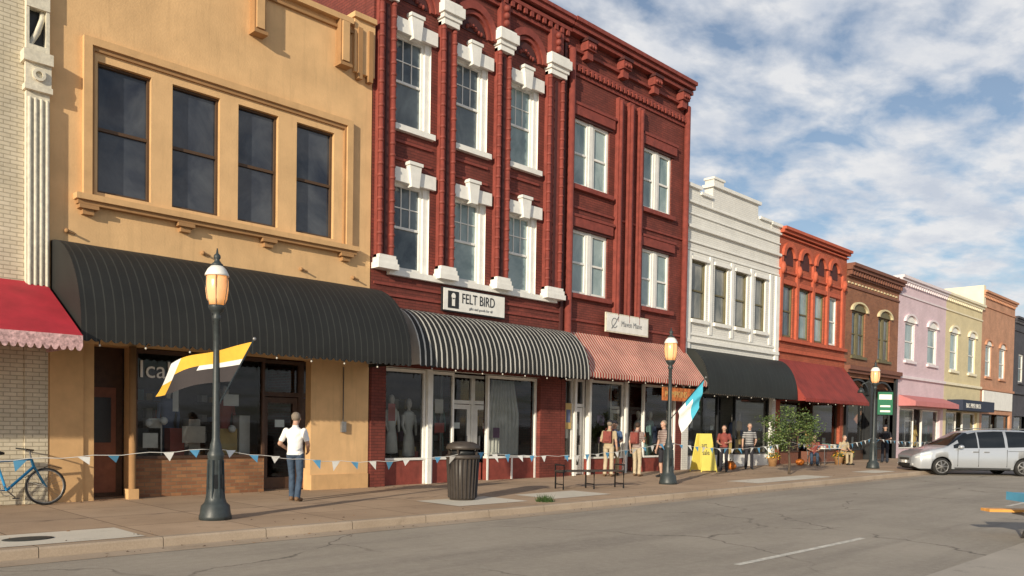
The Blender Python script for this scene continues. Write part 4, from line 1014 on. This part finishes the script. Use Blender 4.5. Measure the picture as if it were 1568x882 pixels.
    if bag:
        W=M(); cc=J['pel']+up*.6; W.box(bag,cc.x-.24,cc.x-.11,cc.y-.13,cc.y+.13,cc.z-.19,cc.z+.17); W.box(bag,cc.x-.28,cc.x-.24,cc.y-.09,cc.y+.09,cc.z-.15,cc.z+.02)
        for sy in (-.1,.1): W.tube(bag,[(cc.x-.12,sy,cc.z+.15),(cc.x+.0,sy,cc.z+.26),(cc.x+.125,sy,cc.z+.12),(cc.x+.1,sy*1.4,cc.z-.12),(cc.x-.12,sy,cc.z-.15)],.016,6)
        W.done('backpack',P,bevel=.03)
    return P
DEN=mat('denim',(.045,.075,.125),.85,.25,9,.3,80); DENB=mat('dark_denim',(.02,.025,.04),.85,.2,9); TEE=mat('white_tshirt',(.82,.81,.79),.85,.06,8,.2,30)
KHK=mat('khaki_cloth',(.40,.32,.20),.85,.15,8); KHK2=mat('pale_khaki_cloth',(.48,.40,.28),.85,.15,8); SCT=mat('tan_shirt_cloth',(.42,.34,.22),.85,.15,8); BLUS=mat('blue_shirt_cloth',(.07,.13,.26),.85,.15,8)
PLR=stripe('plaid_shirt_cloth',(.22,.15,.14),(.34,.28,.25),.07,.45,2); PLB=stripe('checked_shirt_cloth',(.08,.08,.09),(.42,.42,.42),.08,.45,2)
BRN=mat('brown_leather',(.16,.09,.045),.6,.2,8); DRK=mat('dark_cloth',(.02,.02,.028),.85,.1,8); MAR=mat('maroon_canvas',(.22,.05,.04),.8,.3,9)
person('man_in_white_tshirt',8.52,-2.2,rad(38),1.78,TEE,DEN,BRN,HAIRG,vox=.008,pose=dict(
    elL=(-.07,.29,1.14),elR=(-.07,-.29,1.14),wrL=(.17,.22,1.02),wrR=(.17,-.20,1.00),knL=(.10,.10,.51),anL=(.10,.10,.09),toL=(.27,.12,.035),knR=(.03,-.09,.50),anR=(-.12,-.10,.10),toR=(.04,-.12,.035),head=(.05,0,1.65)))
bent=dict(elL=(-.02,.25,1.14),wrL=(.22,.16,1.10),elR=(-.02,-.25,1.14),wrR=(.22,-.12,1.06))
person('man_in_scout_uniform',20.25,-.8,rad(20),1.76,SCT,KHK2,BRN,HAIRG,cap=DRK,pose=dict(wrL=(.2,.2,1.05),neck=(.05,0,1.46),head=(.10,0,1.64),shL=(.03,.185,1.39),shR=(.03,-.185,1.39)),bag=MAR)
person('man_in_blue_shirt',20.85,-.55,rad(-130),1.74,BLUS,KHK,BLK,HAIRG,cap=DRK,pose=bent)
person('man_in_khaki_trousers',21.1,-1.25,rad(10),1.72,PLR,KHK2,BRN,HAIRB,pose=dict(elR=(.02,-.24,1.13),wrR=(.24,-.15,1.2),head=(.05,0,1.64),knL=(.08,.1,.5),anL=(.1,.11,.09),toL=(.27,.13,.035)),bag=MAR)
person('man_in_plaid_shirt',21.4,-2.05,rad(170),1.78,PLR,DRK,BLK,HAIRG,shorts=True,pose=dict(elL=(-.03,.25,1.14),wrL=(.18,.18,1.0)))
person('woman_shopper',25.8,-1.55,rad(200),1.66,MAR,DRK,BLK,HAIRB,female=True,pose=bent)
person('man_in_checked_shirt',28.2,-1.2,rad(215),1.74,PLB,DRK,BLK,HAIRG,pose=dict(wrL=(.2,.2,1.0),elL=(-.03,.25,1.13)))
sit=dict(pel=(0,0,.52),neck=(.05,0,1.03),head=(.09,0,1.21),shL=(.04,.185,.97),shR=(.04,-.185,.97),elL=(.06,.24,.72),elR=(.06,-.24,.72),wrL=(.3,.14,.66),wrR=(.3,-.14,.66),
    hiL=(.02,.09,.50),hiR=(.02,-.09,.50),knL=(.44,.12,.50),knR=(.44,-.12,.48),anL=(.42,.12,.09),anR=(.46,-.12,.09),toL=(.58,.14,.035),toR=(.62,-.14,.035))
def chair(x,y,rz):
    P=empty('folding_chair',(x,y,gz(x)),rz); W=M(); W.box(BLK,-.2,.25,-.22,.22,.38,.41); W.box(BLK,-.24,-.21,-.22,.22,.6,.9)
    for sy in (-.22,.22): W.tube(GREYM,[(-.24,sy,.92),(-.2,sy,.4),(.22,sy,0)],.013,6); W.tube(GREYM,[(.22,sy,.4),(-.25,sy,0)],.013,6)
    W.done('frame_and_seat',P)
for n_,x,y,r_,c1,c2 in (('seated_woman',33.6,-1.2,-150,MAR,DEN),('seated_man',35.6,-1.6,-120,SCT,KHK)):
    person(n_,x,y,rad(r_),1.72,c1,c2,BLK,HAIRG,pose=sit,vox=.014); chair(x,y,rad(r_))
person('man_in_dark_clothes',39.5,-1.9,rad(190),1.76,DRK,DENB,BLK,HAIRB,cap=DRK,vox=.014,pose=bent)

# ================================================================ SKY / SUN / CAMERA
SUN=Vector((-2.6,-1.0,.76)).normalized()
el=math.asin(SUN.z); az=math.atan2(SUN.x,SUN.y)
w=bpy.data.worlds.new('World'); SC.world=w; w.use_nodes=True; nt=w.node_tree; bg=nt.nodes['Background']
sky=N(nt,'ShaderNodeTexSky'); sky.sky_type='NISHITA'; sky.sun_disc=False; sky.sun_elevation=el; sky.sun_rotation=az%(2*math.pi); sky.altitude=200; sky.air_density=1.0; sky.dust_density=1.0; sky.ozone_density=1.5
tc=N(nt,'ShaderNodeTexCoord'); sp=N(nt,'ShaderNodeSeparateXYZ'); nt.links.new(tc.outputs['Generated'],sp.inputs[0])
ad=N(nt,'ShaderNodeMath',operation='MAXIMUM'); nt.links.new(sp.outputs[2],ad.inputs[0]); ad.inputs[1].default_value=0.0
ad2=N(nt,'ShaderNodeMath',operation='ADD'); nt.links.new(ad.outputs[0],ad2.inputs[0]); ad2.inputs[1].default_value=.16
dv=N(nt,'ShaderNodeVectorMath',operation='DIVIDE'); cb=N(nt,'ShaderNodeCombineXYZ')
for i in range(3): nt.links.new(ad2.outputs[0],cb.inputs[i])
nt.links.new(tc.outputs['Generated'],dv.inputs[0]); nt.links.new(cb.outputs[0],dv.inputs[1])
mp=N(nt,'ShaderNodeMapping'); mp.inputs['Rotation'].default_value=(0,0,.9); mp.inputs['Scale'].default_value=(1.0,1.35,0); mp.inputs['Location'].default_value=(3.3,1.2,0); nt.links.new(dv.outputs[0],mp.inputs[0])
n1=noise(nt,mp.outputs[0],.9,3,.5,.2); n2=noise(nt,mp.outputs[0],5.0,7,.55,.15)
mx=N(nt,'ShaderNodeMath',operation='MULTIPLY_ADD'); nt.links.new(n1,mx.inputs[0]); mx.inputs[1].default_value=.5
m3=N(nt,'ShaderNodeMath',operation='MULTIPLY'); nt.links.new(n2,m3.inputs[0]); m3.inputs[1].default_value=.65; nt.links.new(m3.outputs[0],mx.inputs[2])
cl=ramp(nt,mx.outputs[0],.48,.63,.12,.95)
zf=ramp(nt,sp.outputs[2],.50,.80,1.0,.12)      # clouds thin out towards the zenith
m4=N(nt,'ShaderNodeMath',operation='MULTIPLY'); nt.links.new(cl,m4.inputs[0]); nt.links.new(zf,m4.inputs[1])
n3=noise(nt,mp.outputs[0],4.0,6,.6)
ccol=mixc(nt,ramp(nt,n3,.33,.58),(6.3,6.8,7.7),(9.0,9.0,9.1))
skb=mixc(nt,1.0,sky.outputs[0],(1.15,1.18,1.22),'MULTIPLY')
skc=mixc(nt,m4.outputs[0],skb,ccol)
nt.links.new(skc,bg.inputs['Color']); bg.inputs['Strength'].default_value=.092
sl=bpy.data.lights.new('sun','SUN'); sl.energy=5.0; sl.angle=rad(.5); sl.color=(1,.88,.69); so=bpy.data.objects.new('sun',sl); COL.objects.link(so); so.rotation_euler=SUN.to_track_quat('Z','Y').to_euler(); so.location=(-30,-30,30)
cam=bpy.data.cameras.new('camera'); co=bpy.data.objects.new('camera',cam); COL.objects.link(co); SC.camera=co
cam.sensor_width=36; cam.lens=36*1263/1568; cam.shift_y=(685-441)/1568; cam.clip_end=4000; cam.clip_start=.05
Rm=Matrix.Rotation(rad(-45),4,'Z')@Matrix.Rotation(rad(88.5),4,'X')@Matrix.Rotation(rad(.95),4,'Z')
co.matrix_world=Matrix.Translation((0,-16.8,1.57))@Rm
SC.view_settings.view_transform='Standard'; SC.view_settings.look='None'; SC.view_settings.exposure=0
